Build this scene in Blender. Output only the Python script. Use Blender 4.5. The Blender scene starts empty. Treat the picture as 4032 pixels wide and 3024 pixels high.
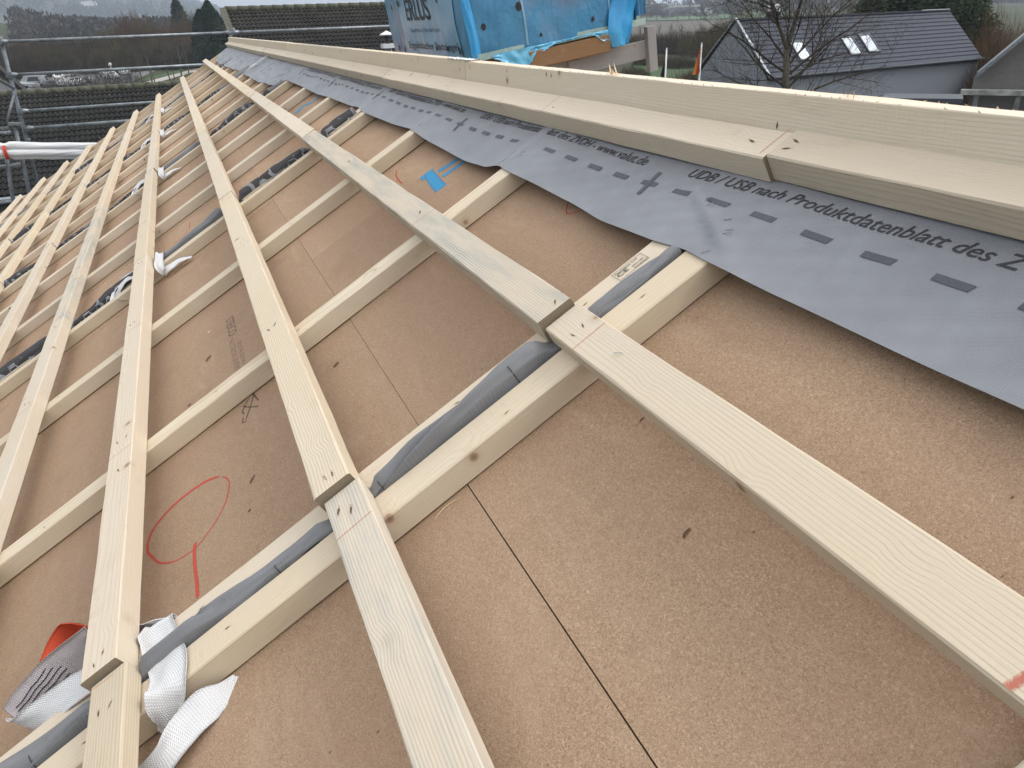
import bpy, bmesh, math, random
from mathutils import Vector, Matrix, noise
rnd = random.Random(11)
R = math.radians
Z0 = 8.25                                   # height of the roof origin above the ground
S30, C30 = math.sin(R(30)), math.cos(R(30))

# ------------------------------------------------------------------ camera, world, sun
scene = bpy.context.scene
COL = scene.collection
rw = ((-0.38737784, -0.92129083, -0.03408265),
      (-0.39299213, 0.19845877, -0.89787043),
      (0.83396379, -0.33442089, -0.43893857))
cam_d = bpy.data.cameras.new('camera')
cam_d.sensor_width = 36.0
cam_d.lens = 36.0 * 2947.96 / 4032.0
cam_d.clip_start = 0.02
cam_d.clip_end = 30000
cam = bpy.data.objects.new('camera', cam_d)
COL.objects.link(cam)
X, Y, Zc = Vector(rw[0]), -Vector(rw[1]), -Vector(rw[2])
CW = Vector((-0.92880, 0.47006, 0.44572 + Z0))
cam.matrix_world = Matrix(((X.x, Y.x, Zc.x, CW.x), (X.y, Y.y, Zc.y, CW.y), (X.z, Y.z, Zc.z, CW.z), (0, 0, 0, 1)))
scene.camera = cam
scene.render.resolution_x, scene.render.resolution_y = 1024, 768
scene.render.engine = 'CYCLES'
scene.view_settings.view_transform = 'Standard'
scene.view_settings.look = 'None'
scene.view_settings.gamma = 1
scene.view_settings.exposure = 0.58
scene.cycles.volume_bounces = 1
scene.cycles.max_bounces = 8

w = bpy.data.worlds.new('World')
scene.world = w
w.use_nodes = True
nt = w.node_tree
bg = nt.nodes['Background']
sky = nt.nodes.new('ShaderNodeTexSky')
sky.sky_type = 'NISHITA'
sky.sun_disc = False
SUN_EL, SUN_AZ = R(52), R(200)
sky.sun_elevation = SUN_EL
sky.sun_rotation = SUN_AZ
sky.air_density = 1.6
sky.dust_density = 4.0
sky.ozone_density = 1.0
hsv = nt.nodes.new('ShaderNodeHueSaturation')
hsv.inputs['Saturation'].default_value = 0.22
nt.links.new(sky.outputs[0], hsv.inputs['Color'])
cl = nt.nodes.new('ShaderNodeMix'); cl.data_type = 'RGBA'
cl.inputs[0].default_value = 0.55
nt.links.new(hsv.outputs[0], cl.inputs[6])
# overcast deck: a little brighter overhead than at the horizon
geo = nt.nodes.new('ShaderNodeTexCoord'); sep = nt.nodes.new('ShaderNodeSeparateXYZ')
nt.links.new(geo.outputs['Generated'], sep.inputs[0])
cr = nt.nodes.new('ShaderNodeValToRGB')
cr.color_ramp.elements[0].position = 0.0; cr.color_ramp.elements[0].color = (5.9, 6.5, 7.4, 1)
cr.color_ramp.elements[1].position = 0.8; cr.color_ramp.elements[1].color = (14.6, 14.4, 14.1, 1)
nt.links.new(sep.outputs['Z'], cr.inputs[0])
nt.links.new(cr.outputs[0], cl.inputs[7])
nt.links.new(cl.outputs[2], bg.inputs['Color'])
bg.inputs['Strength'].default_value = 0.10

sun_d = bpy.data.lights.new('sun', 'SUN')
sun_d.energy = 0.9
sun_d.angle = R(22)
sun_d.color = (1.0, 0.97, 0.93)
sun = bpy.data.objects.new('sun', sun_d)
COL.objects.link(sun)
# direction towards the sun, matching sun_rotation (azimuth measured from +Y, clockwise)
sd = Vector((math.sin(SUN_AZ) * math.cos(SUN_EL), math.cos(SUN_AZ) * math.cos(SUN_EL), math.sin(SUN_EL)))
sun.matrix_world = sd.to_track_quat('Z', 'Y').to_matrix().to_4x4()

# ------------------------------------------------------------------ helpers
def RF(u, v, ww=0.0):                       # roof coordinates -> world
    return Vector((u, v * C30 + ww * S30, Z0 - v * S30 + ww * C30))
RB = Matrix(((1, 0, 0, 0), (0, C30, S30, 0), (0, -S30, C30, Z0), (0, 0, 0, 1)))

def smooth(t):
    t = max(0.0, min(1.0, t)); return t * t * (3 - 2 * t)
def nz(x, y=0.0, z=0.0):
    return noise.noise(Vector((x, y, z)))

class MB:
    def __init__(self):
        self.v = []; self.f = []; self.m = []; self.fade = {}; self.uv = None
    def add(self, vs, fs, mi=0, fade=None):
        o = len(self.v); self.v += [tuple(p) for p in vs]
        for f in fs: self.f.append(tuple(i + o for i in f)); self.m.append(mi)
        if fade:
            for i, a in enumerate(fade): self.fade[o + i] = a
    def box(self, c, s, mi=0, M=None):
        x, y, z = (a / 2 for a in s)
        vs = [Vector((sx * x, sy * y, sz * z)) for sx in (-1, 1) for sy in (-1, 1) for sz in (-1, 1)]
        vs = [(M @ p if M else p) + Vector(c) for p in vs]
        self.add(vs, [(0, 1, 3, 2), (4, 6, 7, 5), (0, 4, 5, 1), (2, 3, 7, 6), (0, 2, 6, 4), (1, 5, 7, 3)], mi)
    def tube(self, pts, rad, n=8, mi=0, cap=True):
        rs = rad if isinstance(rad, (list, tuple)) else [rad] * len(pts)
        pts = [Vector(p) for p in pts]
        vs = []
        up = None
        for i, p in enumerate(pts):
            d = (pts[min(i + 1, len(pts) - 1)] - pts[max(i - 1, 0)]).normalized()
            if up is None: up = d.orthogonal().normalized()
            a = (up - d * up.dot(d)).normalized(); up = a; b = d.cross(a)
            for k in range(n):
                t = 2 * math.pi * k / n
                vs.append(p + (a * math.cos(t) + b * math.sin(t)) * rs[i])
        fs = [(i * n + k, i * n + (k + 1) % n, (i + 1) * n + (k + 1) % n, (i + 1) * n + k)
              for i in range(len(pts) - 1) for k in range(n)]
        if cap:
            fs.append(tuple(range(n))[::-1]); fs.append(tuple((len(pts) - 1) * n + k for k in range(n)))
        self.add(vs, fs, mi)
    def grid(self, fn, nu, nv, mi=0, fade=None, mifn=None):
        vs = [fn(i / nu, j / nv) for i in range(nu + 1) for j in range(nv + 1)]
        o = len(self.v); self.v += [tuple(p) for p in vs]
        for i in range(nu):
            for j in range(nv):
                a = o + i * (nv + 1) + j
                self.f.append((a, a + nv + 1, a + nv + 2, a + 1))
                self.m.append(mifn(i / nu, j / nv) if mifn else mi)
        if fade:
            for i in range(nu + 1):
                for j in range(nv + 1): self.fade[o + i * (nv + 1) + j] = fade(i / nu, j / nv)
    def build(self, name, mats, parent=None, M=None, sm=False):
        me = bpy.data.meshes.new(name)
        me.from_pydata(self.v, [], self.f)
        for mt in (mats if isinstance(mats, (list, tuple)) else [mats]): me.materials.append(mt)
        me.polygons.foreach_set('material_index', self.m)
        if sm: me.polygons.foreach_set('use_smooth', [True] * len(self.f))
        if self.fade:
            at = me.attributes.new('fade', 'FLOAT', 'POINT')
            at.data.foreach_set('value', [self.fade.get(i, 0.0) for i in range(len(self.v))])
        me.update()
        o = bpy.data.objects.new(name, me)
        COL.objects.link(o)
        if parent: o.parent = parent
        if M is not None:
            if parent: o.matrix_basis = parent.matrix_world.inverted() @ M if M is not True else Matrix()
            else: o.matrix_world = M
        return o

def empty(name, M=None):
    o = bpy.data.objects.new(name, None); o.empty_display_size = 0.1
    COL.objects.link(o)
    if M is not None: o.matrix_basis = M; 
    bpy.context.view_layer.update() if False else None
    return o
def tag(o, label=None, cat=None, group=None, kind=None):
    if label: o['label'] = label
    if cat: o['category'] = cat
    if group: o['group'] = group
    if kind: o['kind'] = kind
    return o
def T(x, y, z): return Matrix.Translation((x, y, z))
def child(parent, o):                        # both built in the parent's local frame
    o.parent = parent; return o

# ------------------------------------------------------------------ materials
class NB:
    def __init__(self, name):
        self.m = bpy.data.materials.new(name); self.m.use_nodes = True
        self.t = self.m.node_tree; self.b = self.t.nodes['Principled BSDF']
        self.out = self.t.nodes['Material Output']
    def n(self, typ, **kw):
        x = self.t.nodes.new('ShaderNode' + typ)
        for k, v in kw.items():
            if k.startswith('i_'):
                x.inputs[k[2:].replace('_', ' ')].default_value = v
            else: setattr(x, k, v)
        return x
    def l(self, a, b): self.t.links.new(a, b)
    def math(self, op, a, b=None, c=None, clamp=False):
        x = self.n('Math', operation=op); x.use_clamp = clamp
        for i, q in enumerate((a, b, c)):
            if q is None: continue
            if isinstance(q, (int, float)): x.inputs[i].default_value = q
            else: self.l(q, x.inputs[i])
        return x.outputs[0]
    def vmath(self, op, a, b=None):
        x = self.n('VectorMath', operation=op)
        for i, q in enumerate((a, b)):
            if q is None: continue
            if isinstance(q, tuple): x.inputs[i].default_value = q
            else: self.l(q, x.inputs[i])
        return x.outputs[0]
    def ramp(self, fac, stops, interp='LINEAR'):
        x = self.n('ValToRGB'); r = x.color_ramp; r.interpolation = interp
        while len(r.elements) < len(stops): r.elements.new(0.5)
        for e, (p, c) in zip(r.elements, stops):
            e.position = p; e.color = (c if isinstance(c, tuple) else (c, c, c)) + ((1,) if not (isinstance(c, tuple) and len(c) == 4) else ())
        self.l(fac, x.inputs[0]); return x.outputs[0]
    def mix(self, fac, a, b, mode='MIX'):
        x = self.n('Mix', data_type='RGBA', blend_type=mode)
        for s, q in ((0, fac), (6, a), (7, b)):
            if isinstance(q, (int, float)): x.inputs[s].default_value = q
            elif isinstance(q, tuple): x.inputs[s].default_value = q + (1,) if len(q) == 3 else q
            else: self.l(q, x.inputs[s])
        return x.outputs[2]
    def noise(self, vec, scale, detail=3, rough=0.55, dist=0.0):
        x = self.n('TexNoise'); x.inputs['Scale'].default_value = scale
        x.inputs['Detail'].default_value = detail; x.inputs['Roughness'].default_value = rough
        x.inputs['Distortion'].default_value = dist
        if vec is not None: self.l(vec, x.inputs['Vector'])
        return x.outputs['Fac']
    def bump(self, h, strength, dist):
        x = self.n('Bump'); x.inputs['Strength'].default_value = strength; x.inputs['Distance'].default_value = dist
        self.l(h, x.inputs['Height']); self.l(x.outputs[0], self.b.inputs['Normal']); return x
    def setc(self, c):
        if isinstance(c, tuple): self.b.inputs['Base Color'].default_value = c + (1,)
        else: self.l(c, self.b.inputs['Base Color'])

def flat(name, c, rough=0.6, metal=0.0, nscale=0, namt=0.15, bump=0.0, spec=0.5):
    k = NB(name)
    if nscale:
        co = k.n('TexCoord').outputs['Object']
        f = k.noise(co, nscale, 4)
        a = tuple(x * (1 - namt) for x in c); b = tuple(min(1, x * (1 + namt)) for x in c)
        k.setc(k.ramp(f, [(0.3, a), (0.7, b)]))
        if bump: k.bump(f, bump, 0.01)
    else: k.setc(c)
    k.b.inputs['Roughness'].default_value = rough; k.b.inputs['Metallic'].default_value = metal
    k.b.inputs['Specular IOR Level'].default_value = spec
    return k.m

def wood(name, light=(0.665, 0.60, 0.505), late=(0.49, 0.385, 0.285), grey=0.0, hueamt=0.30, ringk=1.0, rot=False, rough_sawn=1.0, endgrain=False):
    k = NB(name)
    tc = k.n('TexCoord'); oi = k.n('ObjectInfo')
    rv = k.n('CombineXYZ')
    rx = k.math('MULTIPLY', oi.outputs['Random'], 37.0); ry = k.math('MULTIPLY', oi.outputs['Random'], 0.031)
    k.l(rx, rv.inputs[0]); 
    P0 = k.vmath('ADD', tc.outputs['Object'], rv.outputs[0])
    # pith position varies per piece
    r1 = k.n('TexWhiteNoise', noise_dimensions='1D'); k.l(oi.outputs['Random'], r1.inputs['W'])
    off = k.vmath('MULTIPLY', k.vmath('SUBTRACT', r1.outputs['Color'], (0.5, 0.5, 0.5)), (0.0, 0.34, 0.10))
    stx = k.vmath('MULTIPLY', P0, (1.1, 9.0, 9.0))
    wn = k.n('TexNoise'); wn.inputs['Scale'].default_value = 1.0; wn.inputs['Detail'].default_value = 2.5
    k.l(stx, wn.inputs['Vector'])
    warp = k.vmath('MULTIPLY', k.vmath('SUBTRACT', wn.outputs['Color'], (0.5, 0.5, 0.5)), (0.0, 0.022, 0.022))
    P = k.vmath('ADD', k.vmath('ADD', P0, off), warp)
    # knots
    vo = k.n('TexVoronoi'); vo.inputs['Scale'].default_value = 9.0; vo.inputs['Randomness'].default_value = 1.0
    k.l(P0, vo.inputs['Vector'])
    kd = vo.outputs['Distance']
    swirl = k.math('MULTIPLY', k.ramp(kd, [(0.0, 1.0), (0.30, 0.0)]), 0.009)
    sp = k.n('SeparateXYZ'); k.l(P, sp.inputs[0])
    y2 = k.math('POWER', sp.outputs['Y'], 2.0); z2 = k.math('POWER', k.math('ADD', sp.outputs['Z'], 0.055), 2.0)
    rad = k.math('ADD', k.math('SQRT', k.math('ADD', y2, z2)), swirl)
    fr = k.math('FRACT', k.math('MULTIPLY', rad, 300.0))
    ring = k.ramp(fr, [(0.0, 0.0), (0.40, 0.12), (0.80, 0.80), (0.88, 0.85), (1.0, 0.0)])
    low = k.noise(stx, 0.6, 2)
    ringf = k.math('MULTIPLY', ring, k.ramp(low, [(0.3, 0.16 * ringk), (0.75, 0.62 * ringk)]))
    col = k.mix(ringf, light, late)
    fib = k.noise(k.vmath('MULTIPLY', P0, (14.0, 420.0, 420.0)), 1.0, 3)
    col = k.mix(k.math('MULTIPLY', k.ramp(fib, [(0.25, 1.0), (0.6, 0.0)]), 0.20), col, late)
    # broad colour drift along the piece + per-piece tint
    drift = k.noise(k.vmath('MULTIPLY', P0, (1.6, 5.0, 5.0)), 1.0, 3)
    col = k.mix(k.ramp(drift, [(0.35, 0.0), (0.8, 0.6)]), col, (light[0] * 0.95, light[1] * 0.86, light[2] * 0.72))
    hue = k.math('FRACT', k.math('MULTIPLY', oi.outputs['Random'], 13.7))
    col = k.mix(k.math('MULTIPLY', hue, hueamt), col, (0.64, 0.52, 0.38))
    smu = k.noise(k.vmath('MULTIPLY', P0, (7.0, 30.0, 30.0)), 1.0, 5, 0.65)
    col = k.mix(k.math('MULTIPLY', k.ramp(smu, [(0.60, 0.0), (0.74, 1.0)]), 0.22), col, (0.36, 0.31, 0.25))
    if grey:
        gm = k.noise(k.vmath('MULTIPLY', P0, (4.0, 26.0, 26.0)), 1.0, 4, 0.6)
        col = k.mix(k.math('MULTIPLY', k.ramp(gm, [(0.40, 0.0), (0.66, 1.0)]), grey), col, (0.51, 0.495, 0.44) if hueamt else (0.40, 0.405, 0.41))
        gr = k.math('MULTIPLY', ring, k.math('MULTIPLY', k.ramp(gm, [(0.45, 0.0), (0.7, 1.0)]), 0.95 * grey))
        col = k.mix(gr, col, (0.20, 0.20, 0.18))
    kcol = k.ramp(kd, [(0.0, (0.10, 0.05, 0.03)), (0.045, (0.25, 0.14, 0.085)), (0.075, (0.40, 0.27, 0.17))])
    col = k.mix(k.ramp(kd, [(0.0, 0.85), (0.055, 0.70), (0.075, 0.25), (0.16, 0.0)]), col, kcol)
    br = k.math('ADD', k.math('MULTIPLY', oi.outputs['Random'], 0.16), 0.90)
    col = k.mix(1.0, col, k.n('CombineColor').outputs[0], 'MULTIPLY')
    cc = [x for x in k.t.nodes if x.bl_idname == 'ShaderNodeCombineColor'][-1]
    k.l(br, cc.inputs[0]); k.l(br, cc.inputs[1]); k.l(k.math('SUBTRACT', k.math('MULTIPLY', br, 1.05), 0.055), cc.inputs[2])
    if endgrain:
        col = k.mix(k.noise(tc.outputs['Object'], 900, 3), (0.16, 0.125, 0.085), (0.36, 0.29, 0.20))
    k.setc(col)
    k.b.inputs['Roughness'].default_value = 0.72
    k.b.inputs['Specular IOR Level'].default_value = 0.25
    saw = k.noise(k.vmath('MULTIPLY', P0, (210.0, 30.0, 30.0)), 1.0, 3, 0.6)
    sawm = k.noise(k.vmath('MULTIPLY', P0, (5.0, 14.0, 14.0)), 1.0, 2)
    h = k.math('ADD', k.math('MULTIPLY', fib, 0.6), k.math('MULTIPLY', k.math('MULTIPLY', saw, k.ramp(sawm, [(0.42, 0.0), (0.65, 1.0)])), 1.3 * rough_sawn))
    h = k.math('SUBTRACT', h, k.math('MULTIPLY', ring, 0.35))
    if endgrain: h = k.noise(tc.outputs['Object'], 500, 4, 0.7)
    k.bump(h, 0.75 if endgrain else 0.5, 0.0012)
    return k.m

M_wood = wood('spruce')
M_woodb = wood('spruce_yellowish', light=(0.67, 0.595, 0.475), late=(0.47, 0.355, 0.24), ringk=1.25)
M_woodg = wood('spruce_weathered', grey=0.85, ringk=2.2, rough_sawn=1.6)
M_board_w = wood('spruce_planed', light=(0.68, 0.61, 0.505), late=(0.53, 0.44, 0.335), ringk=0.7, rough_sawn=0.7)
M_end = wood('spruce_end_grain', endgrain=True)
M_oldwood = wood('weathered_wood', light=(0.34, 0.345, 0.355), late=(0.19, 0.19, 0.20), grey=0.5, hueamt=0.0)
M_brownwood = wood('brown_wood', light=(0.27, 0.165, 0.09), late=(0.17, 0.09, 0.045), hueamt=0.0)

def fibre_mat():
    k = NB('wood_fibreboard')
    tc = k.n('TexCoord'); oi = k.n('ObjectInfo')
    rv = k.n('CombineXYZ'); k.l(k.math('MULTIPLY', oi.outputs['Random'], 19.0), rv.inputs[0])
    P = k.vmath('ADD', tc.outputs['Object'], rv.outputs[0])
    f1 = k.n('TexNoise'); f1.inputs['Scale'].default_value = 460; f1.inputs['Detail'].default_value = 3; f1.inputs['Distortion'].default_value = 1.6
    k.l(P, f1.inputs['Vector'])
    f2 = k.noise(P, 620, 2, 0.6, 2.0)
    f3 = k.noise(P, 2.3, 3); f4 = k.noise(P, 45, 3)
    f = k.math('ADD', k.math('MULTIPLY', f1.outputs['Fac'], 0.6), k.math('MULTIPLY', f2, 0.4))
    col = k.ramp(f, [(0.36, (0.225, 0.148, 0.092)), (0.49, (0.410, 0.282, 0.186)), (0.63, (0.620, 0.455, 0.320))])
    col = k.mix(k.ramp(f3, [(0.35, 0.0), (0.7, 0.45)]), col, (0.43, 0.285, 0.20))
    col = k.mix(k.ramp(f4, [(0.40, 0.0), (0.75, 0.18)]), col, (0.30, 0.185, 0.11))
    # sparse dark bark specks and pale fibres pressed into the board
    v = k.n('TexVoronoi'); v.inputs['Scale'].default_value = 42; k.l(k.vmath('MULTIPLY', P, (1.0, 0.55, 1.0)), v.inputs['Vector'])
    keep = k.ramp(k.math('FRACT', k.math('MULTIPLY', v.outputs['Color'], 3.1)), [(0.80, 0.0), (0.82, 1.0)], 'LINEAR')
    spk = k.math('MULTIPLY', k.ramp(v.outputs['Distance'], [(0.035, 1.0), (0.07, 0.0)]), keep)
    col = k.mix(k.math('MULTIPLY', spk, 0.8), col, (0.12, 0.06, 0.03))
    v2 = k.n('TexVoronoi'); v2.inputs['Scale'].default_value = 30; k.l(k.vmath('MULTIPLY', P, (0.6, 1.3, 1.0)), v2.inputs['Vector'])
    keep2 = k.ramp(k.math('FRACT', k.math('MULTIPLY', v2.outputs['Color'], 5.3)), [(0.78, 0.0), (0.80, 1.0)])
    sp2 = k.math('MULTIPLY', k.ramp(v2.outputs['Distance'], [(0.04, 1.0), (0.08, 0.0)]), keep2)
    col = k.mix(k.math('MULTIPLY', sp2, 0.40), col, (0.62, 0.46, 0.32))
    sc1 = k.noise(k.vmath('MULTIPLY', P, (3.0, 11.0, 1.0)), 1.0, 6, 0.7, 1.2)
    col = k.mix(k.math('MULTIPLY', k.ramp(sc1, [(0.56, 0.0), (0.70, 1.0)]), 0.30), col, (0.56, 0.42, 0.30))
    sc2 = k.noise(P, 6.0, 5, 0.65)
    col = k.mix(k.math('MULTIPLY', k.ramp(sc2, [(0.56, 0.0), (0.72, 1.0)]), 0.28), col, (0.25, 0.16, 0.10))
    br = k.math('ADD', k.math('MULTIPLY', oi.outputs['Random'], 0.16), 0.90)
    cb = k.n('CombineColor'); [k.l(br, cb.inputs[i]) for i in range(3)]
    col = k.mix(1.0, col, cb.outputs[0], 'MULTIPLY')
    k.setc(col)
    k.b.inputs['Roughness'].default_value = 0.85; k.b.inputs['Specular IOR Level'].default_value = 0.2
    k.bump(f, 1.0, 0.0022)
    return k.m
M_fibre = fibre_mat()

def fade_mat(name, c, grain=260, hard=0.35, soft=0.65, maxa=1.0):   # paint, chalk, ink: see-through where worn
    k = NB(name)
    at = k.n('Attribute', attribute_name='fade')
    P = k.n('TexCoord').outputs['Object']
    f = k.math('ADD', at.outputs['Fac'], k.math('MULTIPLY', k.math('SUBTRACT', k.noise(P, grain, 3, 0.6), 0.5), 1.1))
    a = k.math('MULTIPLY', k.ramp(f, [(hard, 0.0), (soft, 1.0)]), maxa)
    k.setc(c); k.l(a, k.b.inputs['Alpha'])
    k.b.inputs['Roughness'].default_value = 0.8
    return k.m
M_red = fade_mat('red_crayon', (0.50, 0.065, 0.045), 330, 0.30, 0.62, 0.9)
M_blue = fade_mat('blue_spray_paint', (0.03, 0.27, 0.52), 420, 0.22, 0.75, 0.92)
M_ink = fade_mat('stamped_ink', (0.10, 0.07, 0.055), 420, 0.25, 0.8, 0.75)
M_inkd = fade_mat('black_ink', (0.03, 0.03, 0.03), 420, 0.15, 0.6, 0.9)
M_pencil = fade_mat('red_chalk_line', (0.55, 0.15, 0.10), 500, 0.25, 0.8, 0.75)

def membrane_mat(name, c=(0.195, 0.218, 0.262), weave=1.0, bump=0.35, rough=0.52):
    k = NB(name)
    P = k.n('TexCoord').outputs['Object']
    sp = k.n('SeparateXYZ'); k.l(P, sp.inputs[0])
    a = k.math('ADD', k.math('MULTIPLY', sp.outputs['X'], 1.0), k.math('MULTIPLY', sp.outputs['Y'], 0.35))
    b = k.math('SUBTRACT', k.math('MULTIPLY', sp.outputs['Y'], 1.0), k.math('MULTIPLY', sp.outputs['X'], 0.45))
    s1 = k.math('SINE', k.math('MULTIPLY', a, 2 * math.pi / 0.0021)); s2 = k.math('SINE', k.math('MULTIPLY', b, 2 * math.pi / 0.0019))
    g1 = k.math('SINE', k.math('MULTIPLY', a, 2 * math.pi / 0.041)); g2 = k.math('SINE', k.math('MULTIPLY', b, 2 * math.pi / 0.037))
    w1 = k.math('ADD', k.math('MULTIPLY', g1, 0.35), 0.5); w2 = k.math('ADD', k.math('MULTIPLY', g2, 0.35), 0.5)
    wv = k.math('ADD', k.math('MULTIPLY', s1, w1), k.math('MULTIPLY', s2, w2))
    big = k.noise(P, 9, 3); fn = k.noise(P, 700, 2)
    f = k.math('ADD', k.math('MULTIPLY', wv, 0.20 * weave), k.math('ADD', k.math('MULTIPLY', big, 0.5), k.math('MULTIPLY', fn, 0.25)))
    k.setc(k.ramp(f, [(0.15, tuple(x * 0.80 for x in c)), (0.60, tuple(x * 1.20 for x in c))]))
    k.b.inputs['Roughness'].default_value = rough
    k.b.inputs['Specular IOR Level'].default_value = 0.45
    h = k.math('ADD', k.math('MULTIPLY', wv, 0.3), k.math('MULTIPLY', k.noise(P, 38, 3), 1.2))
    k.bump(h, bump, 0.0016)
    return k.m
M_memb = membrane_mat('grey_roofing_membrane', (0.240, 0.252, 0.280))
M_memb_back = membrane_mat('dark_membrane_print', (0.045, 0.045, 0.050), 0.5)
M_memb_let = membrane_mat('light_membrane_print', (0.24, 0.25, 0.27), 0.5)
M_print = flat('printed_dark_grey', (0.035, 0.035, 0.042), 0.6, nscale=300, namt=0.3)
M_dash = flat('printed_dash_grey', (0.075, 0.082, 0.098), 0.6, nscale=300, namt=0.2)

def webbing(name, c, rib=0.0032):
    k = NB(name)
    at = k.n('Attribute', attribute_name='UVMap'); 
    sp = k.n('SeparateXYZ'); k.l(at.outputs['Vector'], sp.inputs[0])
    wob = k.math('MULTIPLY', k.math('SINE', k.math('MULTIPLY', sp.outputs['Y'], 2 * math.pi / 0.0075)), 0.0011)
    s = k.math('SINE', k.math('MULTIPLY', k.math('ADD', sp.outputs['X'], wob), 2 * math.pi / rib))
    s2 = k.math('SINE', k.math('MULTIPLY', sp.outputs['Y'], 2 * math.pi / 0.0036))
    h = k.math('ADD', k.math('MULTIPLY', s, 0.5), k.math('MULTIPLY', s2, 0.25))
    k.setc(k.ramp(k.math('ADD', k.math('MULTIPLY', h, 0.5), 0.5), [(0.1, tuple(x * 0.72 for x in c)), (0.6, c)]))
    k.b.inputs['Roughness'].default_value = 0.7
    k.bump(h, 0.6, 0.0012)
    return k.m
M_web = webbing('white_webbing', (0.74, 0.745, 0.76))
M_webpink = webbing('used_side_webbing', (0.55, 0.49, 0.50))
M_webred = webbing('red_webbing', (0.62, 0.07, 0.02))
M_stripe = flat('black_thread', (0.015, 0.018, 0.03), 0.7)

M_galv = flat('galvanised_steel', (0.235, 0.26, 0.285), 0.42, 0.55, nscale=14, namt=0.35)
M_galvd = flat('dark_galvanised_steel', (0.15, 0.17, 0.19), 0.5, 0.4, nscale=10, namt=0.35)
M_steel = flat('bright_steel', (0.62, 0.63, 0.64), 0.25, 0.9)
M_hole = flat('dark_nail_hole', (0.13, 0.085, 0.05), 0.9, nscale=900, namt=0.5)
M_splint = flat('torn_pale_fibre', (0.62, 0.47, 0.28), 0.8, nscale=900, namt=0.3)
M_nail = flat('nail_head', (0.10, 0.11, 0.12), 0.45, 0.6)
M_staple = flat('staple_steel', (0.50, 0.52, 0.54), 0.35, 0.8)
M_chip = flat('pale_wood_chip', (0.70, 0.55, 0.36), 0.8, nscale=300, namt=0.2)
M_bark = flat('dark_bark_bit', (0.14, 0.085, 0.055), 0.9, nscale=300, namt=0.4)
M_white = flat('white_paint', (0.74, 0.75, 0.76), 0.4)
M_render = flat('grey_render', (0.205, 0.225, 0.255), 0.9, nscale=60, namt=0.05)
M_renderl = flat('pale_render', (0.52, 0.53, 0.53), 0.9, nscale=30, namt=0.06)
M_glass = NB('roof_window_glass'); M_glass.setc((0.55, 0.60, 0.64)); M_glass.b.inputs['Roughness'].default_value = 0.06
M_glass.b.inputs['Metallic'].default_value = 0.9; M_glass = M_glass.m
M_darkmetal = flat('dark_flashing', (0.055, 0.065, 0.08), 0.5, 0.2, nscale=10)
M_void = flat('dark_soffit', (0.03, 0.03, 0.032), 0.9)
M_trunk = flat('tree_bark', (0.085, 0.075, 0.055), 0.95, nscale=12, namt=0.3, bump=0.3)

# ------------------------------------------------------------------ timber
def beam_mesh(mb, L, W, H, seg=0.06, ch=0.0022, seed=0.0, jit=0.0006, end=1, wane=None):
    """length along +X from 0, width along Y centred, height 0..H; rounded arrises with a little tear-out"""
    n = max(2, int(L / seg)); n = min(n, 90)
    ring = []
    h = H
    base = [(-W / 2, ch), (-W / 2, h - ch), (-W / 2 + ch, h), (W / 2 - ch, h), (W / 2, h - ch), (W / 2, ch), (W / 2 - ch, 0), (-W / 2 + ch, 0)]
    vs = []
    for i in range(n + 1):
        x = L * i / n
        for kx, (y, z) in enumerate(base):
            a = nz(x * 9 + seed * 3.1, kx * 2.7, seed) * jit * 2.2
            b = nz(x * 9 + seed * 3.1, kx * 2.7 + 50, seed) * jit * 2.2
            yy, zz = y + a, z + (b if z > h / 2 else 0)
            if wane and kx in (3, 4):        # missing corner (bark edge)
                x0, x1, dep, side = wane
                t = smooth((x - x0) / 0.05) * (1 - smooth((x - x1) / 0.12))
                dep = dep * t * (0.75 + 0.5 * nz(x * 14, seed, 3))
                if kx == 3: yy -= dep * side
                else: zz -= dep
            xe = x
            if i in (0, n): xe += nz(y * 300, z * 300, seed + i) * 0.0012
            vs.append((xe, yy, zz))
    fs = [(i * 8 + k, i * 8 + (k + 1) % 8, (i + 1) * 8 + (k + 1) % 8, (i + 1) * 8 + k) for i in range(n) for k in range(8)]
    fs = [f[::-1] for f in fs]
    mb.add(vs, fs, 0)
    mb.add(vs[:8], [tuple(range(8))], end); mb.add(vs[-8:], [tuple(range(8))[::-1]], end)

MU = lambda u, v, ww, tilt=0.0: RB @ T(u, v, ww) @ Matrix.Rotation(tilt, 4, 'Z')
def MVm(u, v, ww): return RB @ T(u, v, ww) @ Matrix.Rotation(R(90), 4, 'Z')      # local X = +v, local Y = -u

HC, HB = 0.0415, 0.0405
BOTT = HC + 0.0012
rowname = ['ridge', 'first', 'second', 'third', 'fourth', 'fifth', 'sixth', 'seventh', 'eighth', 'ninth', 'tenth', 'eleventh', 'twelfth']
panelname = ['nearest', 'second', 'third', 'fourth', 'fifth', 'farthest']
PU = [-0.031, 2.150, 4.290, 6.42, 8.60]       # panel joints along the ridge
UEND = 10.98
def rowv(r): return {0: -0.3935, 1: 0.0, 2: 0.3925, 3: 0.7862}.get(r, 0.7862 + (r - 3) * 0.3815)

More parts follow.
